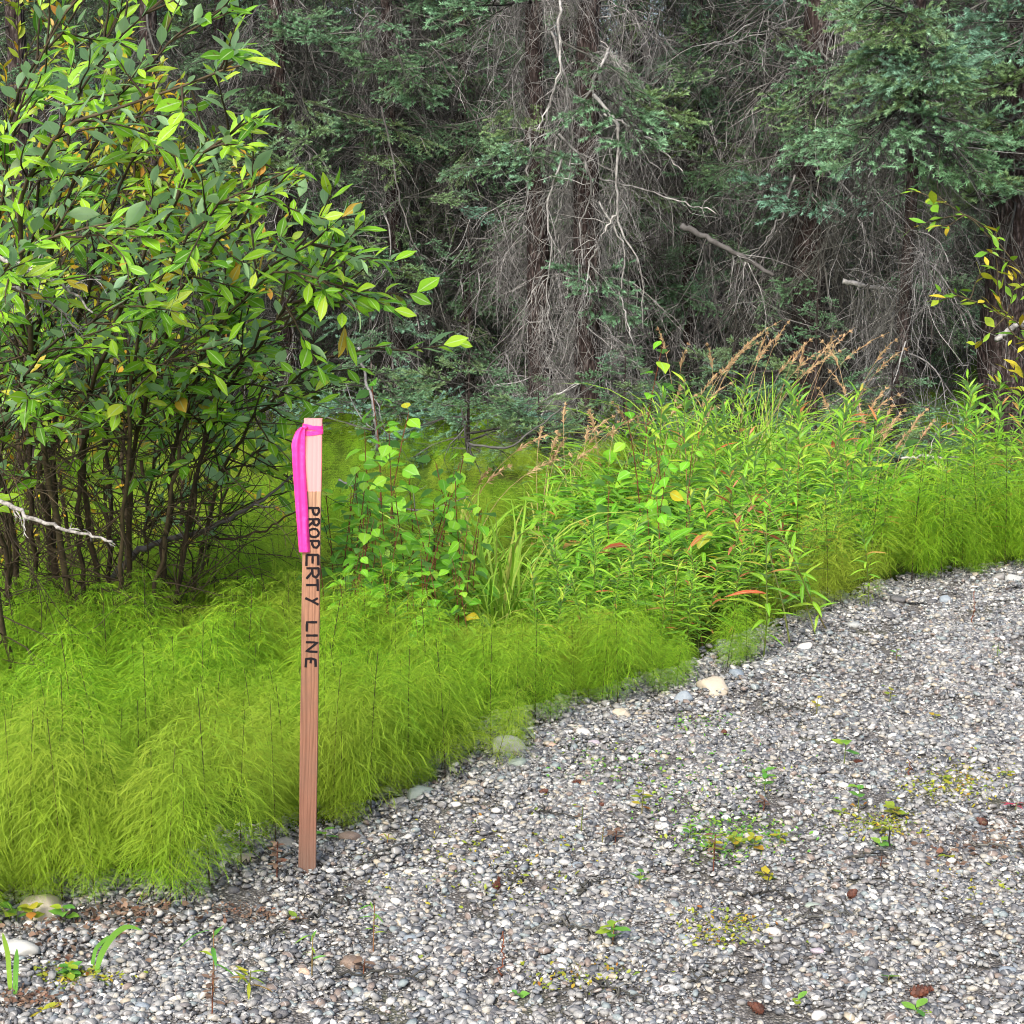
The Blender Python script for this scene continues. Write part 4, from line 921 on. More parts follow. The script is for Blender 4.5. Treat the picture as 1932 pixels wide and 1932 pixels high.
free_branch([at(-60, 460, 4.6), at(0, 487, 4.6), at(60, 510, 4.6), at(110, 530, 4.55), at(175, 590, 4.5)], .008, .0025, M_['palewood'], 'forked white twig crossing willow leaves at the left border, upper prong', 'bare_branch', twigs=9, seed=2, tl=.14)
free_branch([at(-60, 490, 4.65), at(0, 525, 4.65), at(45, 555, 4.6), at(90, 570, 4.6), at(135, 597, 4.6)], .007, .002, M_['palewood'], 'white twig just below the forked one at the left border', 'bare_branch', twigs=10, seed=3, tl=.12)
free_branch([at(215, 1090, 6.1), at(255, 1040, 6.05), at(300, 1022, 6.0), at(385, 1000, 5.95), at(450, 970, 5.9), at(500, 938, 5.9), at(552, 896, 5.9)], .013, .004, M_['twig'], 'gray curved branch rising from willow foot towards the stake', 'bare_branch', twigs=3, seed=4, tl=.2)
free_branch([at(395, 1005, 6.0), at(412, 1015, 6.0), at(450, 1015, 6.0), at(500, 1000, 6.0), at(560, 965, 6.0)], .005, .003, M_['darkstem'], 'thin dark branch curving under the gray one left of the stake', 'bare_branch', seed=5)
free_branch([at(1285, 425, 11.2), at(1340, 452, 11.1), at(1400, 485, 11.0), at(1460, 520, 10.9)], .02, .012, M_['twig'], 'gray leaning log right of the twin trunks', 'fallen_log', 'log', twigs=14, seed=6, tl=.6, drop=.6)
free_branch([at(1590, 530, 10.8), at(1640, 540, 10.8), at(1700, 550, 10.8)], .016, .012, M_['twigpale'], 'short pale broken log with twigs hanging, left of the right trunk', 'fallen_log', 'log', twigs=22, seed=7, tl=.6, drop=1.3)
free_branch([at(1880, 640, 9.8), at(1915, 615, 9.8), at(1960, 600, 9.8)], .016, .012, M_['twigpale'], 'pale log stub at the right border behind yellow leaves', 'fallen_log', 'log', seed=8)
free_branch([at(880, 835, 9.6), at(960, 850, 9.5), at(1020, 800, 9.6), at(1090, 750, 9.8), at(1150, 700, 10)], .007, .003, M_['twigdark'], 'gray fallen branch curving up to the twin trunk foot', twigs=10, seed=9, tl=.35)
free_branch([at(640, 905, 8.4), at(700, 935, 8.3), at(760, 960, 8.2), at(830, 962, 8.2)], .007, .004, M_['twig'], 'gray fallen branch lying behind the saplings right of the stake', twigs=6, seed=10, tl=.3)
free_branch([at(676, 655, 8.9), at(690, 710, 8.9), at(705, 765, 8.8), at(712, 850, 8.8)], .006, .008, M_['twig'], 'crooked gray upright stick above the saplings right of the stake', 'bare_branch', twigs=5, seed=11, tl=.3)
free_branch([at(870, 770, 9.6), at(880, 830, 9.5), at(893, 870, 9.4)], .004, .006, M_['twigdark'], 'short forked gray stick left of the grass tussock', 'bare_branch', twigs=6, seed=12, tl=.2)
free_branch([at(1700, 865, 8.0), at(1750, 860, 8.0), at(1800, 868, 7.95)], .006, .004, M_['palewood'], 'pinkish pale fallen branch behind the right-hand fireweed', twigs=8, seed=13, tl=.22)
free_branch([G(-20, 1222, .2) + (0, 0, .2), G(38, 1212, .22) + (0, 0, .22)], .009, .006, M_['twig'], 'short cut stick at the left border among horsetails', 'stick', 'stick', seed=14)
r2 = np.random.default_rng(77)
STICKS = [((205, 1742), (300, 1756)), ((120, 1745), (232, 1724)), ((230, 1700), (330, 1735)), ((555, 1618), (440, 1650)), ((660, 1650), (840, 1583)), ((580, 1752), (690, 1700)), ((990, 1763), (1130, 1760)), ((1050, 1750), (1160, 1790)), ((1090, 1700), (1136, 1668)), ((960, 1671), (1010, 1681)),
          ((1500, 1742), (1620, 1738)), ((1400, 1700), (1500, 1705)), ((640, 1850), (860, 1870)), ((1120, 1868), (1230, 1905)), ((1590, 1630), (1700, 1610)), ((1830, 1600), (1932, 1622)), ((1000, 1545), (1090, 1552)), ((1420, 1355), (1520, 1348)), ((440, 1800), (520, 1770)), ((1290, 1870), (1420, 1845))]
WHERE = ['under the leftmost horsetails', 'beside the buff boulder', 'among roots at lower left', 'lying left of the stake foot', 'pointing from stake to the white slab', 'below the stake, slanting', 'longest on the middle gravel', 'crossing beside the longest one', 'short and curved near the cone', 'beside the upper cone', 'on the right gravel near the white speckled stone', 'left on the right-hand gravel',
         'long and thin near the bottom border', 'at the bottom middle, slanting', 'near the brown husks', 'at the right border by the husks', 'on the gravel right of the flat white slab', 'near the top of the gravel', 'at lower left near the seedlings', 'at the bottom right of centre']
for k, ((ax_, ay), (bx, by)) in enumerate(STICKS):
    A, B = G(ax_, ay), G(bx, by); mid = (A + B) / 2 + r2.normal(0, .012, 3); A[2] += .012; B[2] += .012; mid[2] = (A[2] + B[2]) / 2 + .012
    free_branch([A, mid, B], .0028, .0014, M_['twigdark'], 'thin dark dead twig ' + WHERE[k], 'twig', 'twig', twigs=3, seed=100 + k, tl=.05)

# ------------------------------------------------------------------ willow
def willow(name, lab, limbs, seed, side_n, leafn, maxleaf, lam=1.0, spawn=(.2, 1.0), lmat='willow', lsize=(.055, .105), side_l=(.18, .45), bare=0):
    r_ = np.random.default_rng(seed); base = np.array(limbs[0][0][0]); root = thing(name, base, lab, 'shrub')
    leaves = []; sb = MB()
    for pts, r0, nside in limbs:
        P0 = np.array(pts); u = np.concatenate([[0], np.cumsum(np.linalg.norm(np.diff(P0, axis=0), axis=1))]); Ltot = u[-1]; u = u / Ltot; uu = np.linspace(0, 1, 26)
        P = np.stack([np.interp(uu, u, P0[:, k]) for k in range(3)], -1)
        for _ in range(4): P[1:-1] = (P[:-2] + P[2:] + 2 * P[1:-1]) / 4
        P[1:-1] += r_.normal(0, .006, (24, 3)); mb = MB(); tube(mb, P - base, np.linspace(r0, .0022, 26), 6); part('stem', mb, M_['willowbark'], root)
        sides = [(P, True)]
        for k in range(bare * 2):      # bare dark twigs low in the shrub
            i = int(r_.uniform(.12, .6) * 25); Q, _ = path(r_, P[i], unit(P[i + 1] - P[i]) * .7 + r_.normal(0, .7, 3), r_.uniform(.2, .6), 8, .1, .16); tube(sb, Q - base, np.linspace(.003, .0009, 8), 3)
            for q in range(2): j = int(r_.integers(2, 7)); Q2, _ = path(r_, Q[j], unit(Q[j] - Q[j - 1]) + r_.normal(0, .7, 3), .18, 5, .1, .16); tube(sb, Q2 - base, np.linspace(.0018, .0008, 5), 3)
        for k in range(nside):
            t = r_.uniform(*spawn); i = min(24, int(t * 25)); T = unit(P[i + 1] - P[i]); L = r_.uniform(*side_l) * (1.15 - .5 * t)
            d = unit(T * .75 + r_.normal(0, .55, 3) + np.array([.1, -.1, .15])); Q, _ = path(r_, P[i], d, L, 9, .15, .09); tube(sb, Q - base, np.linspace(.0035, .0012, 9), 4); sides.append((Q, False))
        for Q, main in sides:
            m = len(Q); L = np.linalg.norm(np.diff(Q, axis=0), axis=1).sum(); nl = int(L * leafn * (.8 if not main else .45)) + 3; ph = r_.uniform(0, 6)
            for k in range(nl):
                t = (.25 if not main else .45) + (1 - (.25 if not main else .45)) * (k + r_.random()) / nl; t = min(t, .999); i = int(t * (m - 1)); b = Q[i] + (Q[i + 1] - Q[i]) * (t * (m - 1) - i); T = unit(Q[i + 1] - Q[i])
                a = ph + k * 2.4; o = unit(np.cross(T, [0, 0, 1]) + 1e-6) * math.cos(a) + np.array([0, 0, 1]) * math.sin(a) * .6
                d = unit(T * r_.uniform(.6, 1.2) + o * .9 + np.array([0, 0, r_.normal(.05, .2)])); up = unit(np.array([0, 0, 1]) + r_.normal(0, .45, 3) + np.array([0, -.25, 0]))
                s_ = r_.uniform(*lsize) * (1.0 if t < .9 else .75) * lam
                leaves.append((b - base, d, up, s_))
    part('side_shoots', sb, M_['willowbark'], root, kind='stuff')
    # those nearest the viewer and in the frame are leaves of their own
    B = np.array([l[0] for l in leaves]) + base; S = np.array([l[3] for l in leaves]); dep = B[:, 1] * CP + (CAMZ - B[:, 2]) * SP; sx = B[:, 0] / dep; sy = (B[:, 1] * SP + (B[:, 2] - CAMZ) * CP) / dep
    ok = (np.abs(sx) < .285) & (np.abs(sy) < .285); order = np.argsort(-np.where(ok, S / dep ** 1.5, 0))[:maxleaf]; big = set(order.tolist())
    geo = WIL + WIDE; fo = MB()
    for k, (b, d, up, s_) in enumerate(leaves):
        g = int(r_.integers(len(geo))); M = frame(b, d, up, s_)
        if k in big: obj('leaf', LM[lmat][g], root, M)
        else: put_leaf(fo, geo[g], M)
    part('foliage', fo, M_[lmat], root, kind='stuff')
    return root, len(leaves)
def leafmesh(g, mat):
    mb = MB(); mb.add(g[0], g[1], tone=g[2]); return mb.mesh('leaf', mat)
LM = {'willow': [leafmesh(g, M_['willow']) for g in WIL + WIDE], 'yellow': [leafmesh(g, M_['yellow']) for g in WIL + WIDE], 'gold': [leafmesh(g, M_['gold']) for g in WIL + WIDE]}
def wb(px, D): p = at(px, 1080, D); p[2] = float(H(p[0], p[1])); return p
W1 = [
 ([wb(20, 5.9), at(-20, 500, 5.2), at(30, 200, 4.9), at(80, 60, 4.8), at(170, -30, 4.8)], .01, 22), ([wb(60, 6.0), at(40, 500, 5.4), at(120, 200, 5.1), at(220, 60, 5.0), at(340, -20, 5.0)], .01, 20), ([wb(80, 6.2), at(90, 450, 5.7), at(160, 120, 5.5), at(260, -20, 5.4)], .01, 20),
  # (points from foot to tip, foot radius, number of side shoots)
 ([wb(150, 5.9), at(60, 700, 5.4), at(20, 350, 4.9), at(120, 230, 4.6), at(300, 175, 4.4), at(505, 112, 4.3)], .013, 16),
 ([wb(190, 6.0), at(150, 800, 5.6), at(220, 600, 5.2), at(300, 430, 4.9), at(400, 260, 4.7), at(470, 215, 4.6)], .012, 18),
 ([wb(230, 6.1), at(250, 850, 5.7), at(330, 560, 5.2), at(467, 385, 4.9), at(560, 312, 4.8)], .012, 16),
 ([wb(280, 6.1), at(330, 840, 5.8), at(400, 620, 5.4), at(490, 510, 5.1), at(623, 430, 4.9)], .012, 18),
 ([wb(300, 6.1), at(380, 820, 5.8), at(470, 660, 5.4), at(590, 580, 5.1), at(690, 505, 4.95)], .011, 20),
 ([wb(320, 6.2), at(420, 880, 6.0), at(500, 760, 5.7), at(600, 670, 5.5), at(735, 652, 5.4)], .009, 14),
 ([wb(120, 6.0), at(60, 750, 5.7), at(90, 450, 5.3), at(200, 200, 5.0), at(330, 60, 4.9), at(440, 20, 4.8)], .013, 18),
 ([wb(60, 6.0), at(-30, 700, 5.6), at(-10, 300, 5.2), at(60, 100, 5.0), at(200, -40, 4.9)], .013, 16),
 ([wb(100, 6.1), at(100, 760, 5.8), at(180, 500, 5.5), at(260, 250, 5.3), at(400, 130, 5.2), at(470, 100, 5.2)], .012, 18),
 ([wb(20, 5.6), at(-60, 800, 5.0), at(-40, 560, 4.6), at(60, 440, 4.4), at(210, 420, 4.3)], .011, 18),
 ([wb(210, 6.2), at(200, 800, 6.0), at(260, 640, 5.8), at(340, 500, 5.6), at(420, 430, 5.5)], .011, 18),
 ([wb(300, 6.0), at(390, 760, 5.6), at(500, 620, 5.2), at(600, 530, 5.0), at(655, 455, 4.9)], .009, 22),
 ([wb(260, 6.0), at(360, 700, 5.5), at(470, 540, 5.1), at(560, 470, 4.95), at(640, 560, 4.9), at(680, 590, 4.9)], .009, 18),
 ([wb(200, 5.9), at(260, 600, 5.2), at(380, 400, 4.8), at(500, 330, 4.6), at(556, 318, 4.55)], .009, 14),
 ([wb(340, 6.3), at(420, 930, 6.1), at(480, 850, 6.0), at(540, 810, 5.9)], .008, 12),
 ([wb(40, 5.8), at(-20, 880, 5.4), at(30, 720, 5.1), at(130, 620, 4.9), at(250, 560, 4.8)], .01, 18),
 ([wb(160, 5.9), at(140, 850, 5.6), at(210, 740, 5.4), at(310, 680, 5.2), at(420, 640, 5.1)], .01, 16),
 ([wb(250, 6.4), at(280, 900, 6.2), at(330, 800, 6.1), at(400, 760, 6.0)], .009, 12),
]
_, nl = willow('willow_shrub', 'large willow shrub filling the left side, oval green leaves pale underneath', W1, 11, 0, 30, 300, spawn=(.4, 1.0), lsize=(.042, .095), bare=9)
W2 = [([wb(q, D_), at(q - 30 + rng.normal(0, 30), 800, D_ - .1), at(q + rng.normal(0, 60), 500, D_ - .2), at(q + rng.normal(30, 80), 250, D_ - .3), at(q + rng.normal(60, 90), t_, D_ - .3)], .01, 22)
      for q, D_, t_ in [(-20, 7.0, 60), (60, 7.2, 0), (140, 7.4, 30), (220, 7.5, 120), (290, 7.4, 260), (350, 7.3, 420), (30, 6.8, 250), (110, 7.0, 350), (190, 6.9, 420), (260, 7.0, 500), (400, 7.4, 560)]]
_, nl2 = willow('yellowing_shrub', 'thin-leaved shrub turning yellow, tangled behind the large willow', W2, 12, 0, 46, 120, lmat='yellow', lam=.62, spawn=(.08, 1.0))
# small yellow-leaved willow at the right border
W3 = [([wb(1990, 8.4), at(1960, 560, 8.1), at(1870, 440, 8.0), at(1770, 370, 7.9)], .006, 10), ([wb(2000, 8.5), at(1980, 640, 8.2), at(1900, 600, 8.1), at(1790, 545, 8.0)], .006, 12), ([wb(1980, 8.3), at(1950, 700, 8.2), at(1880, 560, 8.1), at(1880, 430, 8.0)], .005, 8)]
_, nl3 = willow('yellow_willow', 'thin willow with yellow leaves in front of the stout right trunk', W3, 13, 0, 12, 120, lmat='gold', lam=.85, spawn=(.4, 1.0))

# ------------------------------------------------------------------ saplings with broad leaves, fireweeds, grasses
def broad_proto(seed, h=.62, n=17, size=.105, geo=ASP, mat='aspen', stem='redstem', name='poplar_sapling', spread=1.0):
    r_ = np.random.default_rng(seed); P, _ = path(r_, (0, 0, 0), (r_.normal(0, .08), r_.normal(0, .08), 1), h, 9, -.02, .05); st = MB(); tube(st, P, np.linspace(.003, .0014, 9), 5)
    L = []
    for k in range(n):
        t = .22 + .78 * k / (n - 1); i = min(7, int(t * 8)); b = P[i] + (P[i + 1] - P[i]) * min(1, t * 8 - i); a = k * 2.4 + r_.normal(0, .3)
        d = np.array([math.cos(a), math.sin(a), .5 if t < .9 else 1.4]); pl = .03 * spread * r_.uniform(.7, 1.3) * (1.2 - t * .6); e = b + unit(d) * pl; tube(st, [b, (b + e) / 2 + (0, 0, .003), e], .0009, 3)
        dd = unit(np.array([math.cos(a), math.sin(a), r_.normal(-.2, .25)])); L.append((int(r_.integers(len(geo))), frame(e, dd, unit(np.array([0, 0, 1]) + r_.normal(0, .3, 3) + np.array([0, -.25, 0])), size * r_.uniform(.7, 1.15) * (1.05 - .45 * t))))
    return st.mesh('stem', M_[stem]), L
LMF = {}
def leafset(geo, mat):
    k = (id(geo), mat)
    if k not in LMF: LMF[k] = [leafmesh(g, M_[mat]) for g in geo]
    return LMF[k]
def place_plant(name, cat, proto, geo, mat, p, rz, sc, lab, group, separate=True, tilt=(0, 0)):
    t = thing(name, p, lab, cat, group, rz); t.rotation_euler = (tilt[0], tilt[1], rz); t.scale = (sc,) * 3; st, L = proto[0], proto[1]
    obj('stem', st, t)
    if separate:
        ms = leafset(geo, mat)
        for g, M in L: obj('leaf', ms[g], t, M)
    else:
        if len(proto) < 3 or proto[2] is None:
            fo = MB()
            for g, M in L: put_leaf(fo, geo[g], M)
            me = fo.mesh('foliage', M_[mat]); proto[2:] = [me]
        o = obj('foliage', proto[2], t); o['kind'] = 'stuff'
    return t
AP = [list(broad_proto(700 + k, h=.62 + .06 * (k % 3))) for k in range(6)]
SAP = [(625, 905), (650, 880), (690, 850), (712, 700), (735, 790), (745, 850), (770, 880), (800, 880), (660, 960), (700, 935), (735, 940), (770, 930), (812, 925), (845, 960), (655, 1010), (690, 1000), (730, 1010), (765, 985), (800, 990), (840, 1010), (870, 1000), (680, 1060), (740, 1050), (800, 1050), (860, 1050),
       (1190, 850), (1215, 800), (1235, 870), (1265, 845), (1290, 880), (1220, 920), (1260, 930), (1205, 690), (1160, 900), (615, 960), (630, 1020), (900, 940), (880, 885),
       (640, 930), (668, 905), (700, 980), (720, 960), (750, 900), (782, 945), (828, 900), (818, 1030), (760, 1070), (706, 1090), (650, 1080), (900, 1060), (860, 940), (790, 1080), (835, 1075), (622, 1075)]
for k, (px, py) in enumerate(SAP):
    p, h = stand(px, py); left = px < 950; sc = h / .66
    names = [q for q in SAP if (q[0] < 950) == left]; names.sort(); r_i = names.index((px, py))
    lab = ('broad-leaved sapling right of the stake, %s from the left of its patch' % nth(r_i)) if left else ('broad-leaved sapling among fireweeds, %s from the left' % ORD[r_i])
    if (px, py) == (712, 700): lab = 'tallest broad-leaved sapling, sticking up alone right of the stake top'
    place_plant('poplar_sapling', 'sapling', AP[k % 6], ASP, 'aspen', p, rng.uniform(0, 6), sc, lab, 'broad-leaved saplings', separate=k < 14)
def fire_proto(seed, h=.8, n=54, size=.15, curve=.1):
    r_ = np.random.default_rng(seed); P, _ = path(r_, (0, 0, 0), (r_.normal(0, curve), r_.normal(0, curve), 1), h, 12, .0, .035); st = MB(); tube(st, P, np.linspace(.0036, .0015, 12), 5); L = []
    for k in range(n):
        t = .18 + .82 * (k / (n - 1)) ** .85; t = min(t, .999); i = int(t * 11); b = P[i] + (P[i + 1] - P[i]) * (t * 11 - i); a = k * 2.4 + r_.normal(0, .25)
        el = .35 + 1.1 * t ** 4 + r_.normal(0, .15); d = unit(np.array([math.cos(a), math.sin(a), el])); L.append((int(r_.integers(len(FIRE))), frame(b, d, (0, 0, 1) + r_.normal(0, .2, 3), size * r_.uniform(.75, 1.15) * (1.05 - .55 * t ** 3) * (.75 if t < .3 else 1))))
    return st.mesh('stem', M_['greenstem']), L
FP = [list(fire_proto(800 + k)) for k in range(7)]; FPO = [list(fire_proto(820 + k, .6, 26, .13, .3)) for k in range(3)]
FW = [(1380, 700), (1340, 765), (1285, 735), (1300, 800), (1350, 830), (1405, 790), (1430, 740), (1475, 770), (1520, 730), (1560, 735), (1545, 790), (1590, 760), (1630, 790), (1600, 840), (1640, 830), (1560, 860), (1500, 840), (1450, 850), (1400, 880), (1350, 900), (1300, 920), (1250, 760), (1230, 720),
      (1475, 920), (1530, 920), (1590, 900), (1650, 880), (1690, 890), (1430, 960), (1370, 960), (1310, 980), (1490, 980), (1550, 965), (1620, 950), (1670, 940), (1850, 700), (1830, 760), (1880, 740), (1915, 720), (1860, 790), (1900, 800), (1810, 830), (1850, 850), (1780, 860), (1925, 780), (1740, 900),
      (1130, 970), (1170, 960), (1090, 1000), (1200, 1010), (1150, 1040), (1240, 1010), (1110, 1060), (1040, 1080), (1290, 1050),
      (1080, 1120), (1130, 1110), (1190, 1100), (1240, 1080), (1300, 1090), (1350, 1060), (1400, 1070), (1440, 1040), (1500, 1050), (1560, 1030), (1610, 1000), (1330, 1020), (1400, 1000), (1530, 1000), (1580, 960), (1270, 990), (1170, 1010), (1410, 840), (1480, 880), (1350, 860), (1540, 700), (1500, 690), (1320, 700), (1790, 720), (1760, 790), (1900, 690), (1930, 740), (1870, 700), (1720, 840), (1800, 760), (1840, 820), (1890, 850), (1060, 1010), (1000, 1050), (1120, 1000), (1460, 1090), (1520, 1100), (1560, 1080), (1240, 1130), (1320, 1130), (1390, 1120)]
for k, (px, py) in enumerate(FW):
    p, h = stand(px, py, ds=.2)
    row = 'rear' if py < 800 else ('middle' if py < 930 else 'front'); rr = sorted(q for q in FW if ('rear' if q[1] < 800 else ('middle' if q[1] < 930 else 'front')) == row); r_i = rr.index((px, py))
    lab = 'narrow-leaved fireweed, %s from the left in the %s row' % (nth(r_i), row)
    place_plant('fireweed', 'fireweed', FP[k % 7], FIRE, 'fireweed', p, rng.uniform(0, 6), h / .84, lab, 'fireweeds on the right', separate=False, tilt=(rng.normal(0, .08), rng.normal(0, .08)))
# the leaning front fireweeds with pink leaves, reddish stems
FR = [(1440, 1245, .48, .1, 'fireweed', 'fireweed leaning over the rim, leftmost of the front clump'), (1490, 1215, .56, .12, 'fireweed', 'big front fireweed with long drooping leaves over the rim'), (1540, 1200, .48, .35, 'fire_old', 'front fireweed with pink and orange turning leaves'),
      (1560, 1190, .42, .5, 'fireweed', 'front fireweed tilted right above the gravel'), (1390, 1180, .5, .1, 'fire_old', 'fireweed with orange dying lower leaves left of the front clump'), (1330, 1180, .5, -.1, 'fire_old', 'yellow-leaved fireweed in the middle of the patch'), (1250, 1255, .34, .0, 'fireweed', 'small fireweed at the middle rim'), (1640, 1150, .3, .2, 'fireweed', 'small fireweed on the rim under tall horsetails')]
for k, (px, py, h, ti, mt, lab) in enumerate(FR):
    pr = [FPO[k % 3][0], FPO[k % 3][1]]
    place_plant('fireweed', 'fireweed', pr, FIRE, mt, G(px, py), rng.uniform(0, 6), h / .6 * 1.05, lab, 'fireweeds on the right', separate=True, tilt=(0, ti))
# pale broad-leaved stem at the middle rim
bp = broad_proto(760, .36, 9, .085, WIDE, 'weed')
place_plant('willow_seedling', 'seedling', list(bp), WIDE, 'willow', G(1230, 1215), .5, 1.0, 'single pale-leaved willow seedling with bare lower stem before the fireweeds', 'seedlings', True)
place_plant('willow_seedling', 'seedling', list(broad_proto(761, .3, 8, .09, WIDE, 'weed')), WIDE, 'willow', G(520, 1040, .0), 1.5, 1.2, 'low broad-leaved seedling between willow and stake', 'seedlings', True)

def grass_thing(px, py, h, n, lab, spread=.12, heads=0, seed=0, arch=1.0, wd=.006, lean=(0, 0), foot=True):
    r_ = np.random.default_rng(seed); p = foot; t = thing('grass_tussock', p, lab, 'grass', 'grass tussocks'); bl = MB()
    for k in range(n):
        a = r_.uniform(0, 6.28); q = spread * math.sqrt(r_.random()); b = np.array([q * math.cos(a), q * math.sin(a), -.01]); L = h * r_.uniform(.65, 1.25)
        d = unit(np.array([math.cos(a) * .35 + lean[0], math.sin(a) * .35 + lean[1], 1]) + r_.normal(0, .15, 3)); m = 9; u = np.linspace(0, 1, m); out = np.array([math.cos(a) + lean[0], math.sin(a) + lean[1], 0]) + r_.normal(0, .4, 3) * [1, 1, 0]
        Pp = b + L * (d * u[:, None] + out * (.35 * arch * u ** 2.4)[:, None] + np.array([0, 0, -1]) * (.42 * arch * u ** 3.2)[:, None]); ribbon(bl, Pp, wd * np.array([.7, 1, 1, 1, .95, .85, .65, .4, .08]), unit(np.cross(d, out) + r_.normal(0, .25, 3)), tone=u)
    part('blades', bl, M_['grass'], t, kind='stuff')
    for k in range(heads):
        L = h * r_.uniform(1.12, 1.42); a = r_.uniform(0, 6.28); d = unit(np.array([math.cos(a) * .18 + lean[0], math.sin(a) * .18 + lean[1], 1])); u = np.linspace(0, 1, 14); out = np.array([r_.normal(.55, .5), r_.normal(0, .4), 0])
        Pp = L * (d * u[:, None] + out * (.28 * u ** 3)[:, None] + np.array([0, 0, -1]) * (.14 * u ** 4)[:, None]); hd = MB(); tube(hd, Pp, np.linspace(.0018, .0008, 14), 3)
        for q in range(70):
            tt = r_.uniform(.78, 1.0); i = min(12, int(tt * 13)); c = Pp[i] + (Pp[i + 1] - Pp[i]) * (tt * 13 - i if i < 12 else .5); T = unit(Pp[i + 1] - Pp[i]); dd = unit(T + r_.normal(0, .35, 3)); l_ = .028 * (1.2 - (tt - .78) * 3)
            ribbon(hd, [c, c + dd * l_ * .5, c + dd * l_ + np.array([0, 0, -.003])], [.0012, .0042, .0005], unit(np.cross(dd, r_.normal(0, 1, 3))), tone=.5)
        part('seed_head', hd, M_['straw'], t)
    return t
GR = [(930, 815, 6.2, 170, 'bright tussock of arching grass in the middle, left of the fireweeds', .13, 0, 1.15, 0), (990, 870, 6.2, 90, 'thinner grass tussock right of the bright middle tussock', .12, 0, 1.0, 0), (880, 880, 7.2, 50, 'grass clump behind the bright middle tussock', .12, 1, 1.1, 0),
      (1020, 850, 8.2, 50, 'grass with brown plumes before the twin trunks', .14, 5, 1.0, 0), (1080, 810, 8.6, 44, 'grass with tall plumes leaning right, before the right twin trunk', .14, 6, .9, 0), (1150, 800, 8.6, 50, 'plumed grass right of the twin trunk foot', .15, 5, .9, 0), (1230, 750, 8.4, 90, 'tall grass between twin trunks and fireweeds', .2, 6, .9, 0),
      (1300, 665, 9.2, 150, 'tall grass with buff plumes behind the left fireweeds', .25, 7, .9, 0), (1400, 650, 9.3, 150, 'tallest plumed grass behind the fireweeds', .28, 8, .9, 0), (1480, 640, 9.3, 120, 'plumed grass left of the young spruce', .25, 6, .9, 0), (1560, 690, 9.0, 90, 'grass before the young spruce', .2, 3, 1.0, 0),
      (1610, 760, 8.6, 60, 'grass with plumes bending right towards the stout trunk', .15, 7, 1.0, 0), (1665, 800, 8.2, 50, 'grass with straw plumes right of the fireweed patch', .15, 7, 1.0, 0), (1180, 960, 6.3, 80, 'low sprawling grass before the middle fireweeds', .2, 0, 1.3, 0), (1070, 980, 6.2, 90, 'low arching grass at the left end of the fireweeds', .2, 0, 1.3, 0),
      (1880, 800, 8.0, 40, 'grass among the fireweeds at the right border', .15, 0, 1, 0), (850, 860, 7.4, 24, 'thin grass with one bent plume right of the saplings', .1, 3, 1.1, 0), (950, 960, 5.9, 60, 'lowest part of the middle grass, arching over the horsetails', .14, 0, 1.3, 0)]
for k, (px, py, D_, n, lab, sp, hd, ar, _) in enumerate(GR):
    p_, h_ = stand(px, py, D=D_); grass_thing(px, py, h_ * 1.02, n, lab, sp, hd, 900 + k, ar, wd=.0085 if k < 3 else .0062, lean=(.05, -.08), foot=p_)
# loose low herbage that fills the patch under the fireweeds: one mass
hm = []
for k in range(5):
    fo = MB(); r_ = np.random.default_rng(950 + k)
    for q in range(16):
        a = r_.uniform(0, 6.28); put_leaf(fo, (FIRE + OVAL)[int(r_.integers(7))], frame(np.array([r_.normal(0, .05), r_.normal(0, .05), r_.uniform(.05, .3)]), (math.cos(a), math.sin(a), r_.uniform(0, .6)), (0, 0, 1), r_.uniform(.05, .11)))
    hm.append(fo.mesh('herb', M_['fireweed' if k % 2 else 'aspen']))
x, y = area(1700, -1.5, 3.5, 5, 10, lambda a, b: (sdist(a, b) > .45) & (a > -1.2 + 0 * b) & (a / b > .02) & (a / b < .24) & (b < 9.2)); n = len(x)
scatter('low_herbage', np.stack([x, y, H(x, y)], -1), np.stack([0 * x, 0 * x, rng.uniform(0, 6.3, n)], -1), rng.uniform(.8, 1.5, n), rng.integers(0, 5, n), hm, label='low mixed green leaves under the fireweeds', cat='undergrowth')

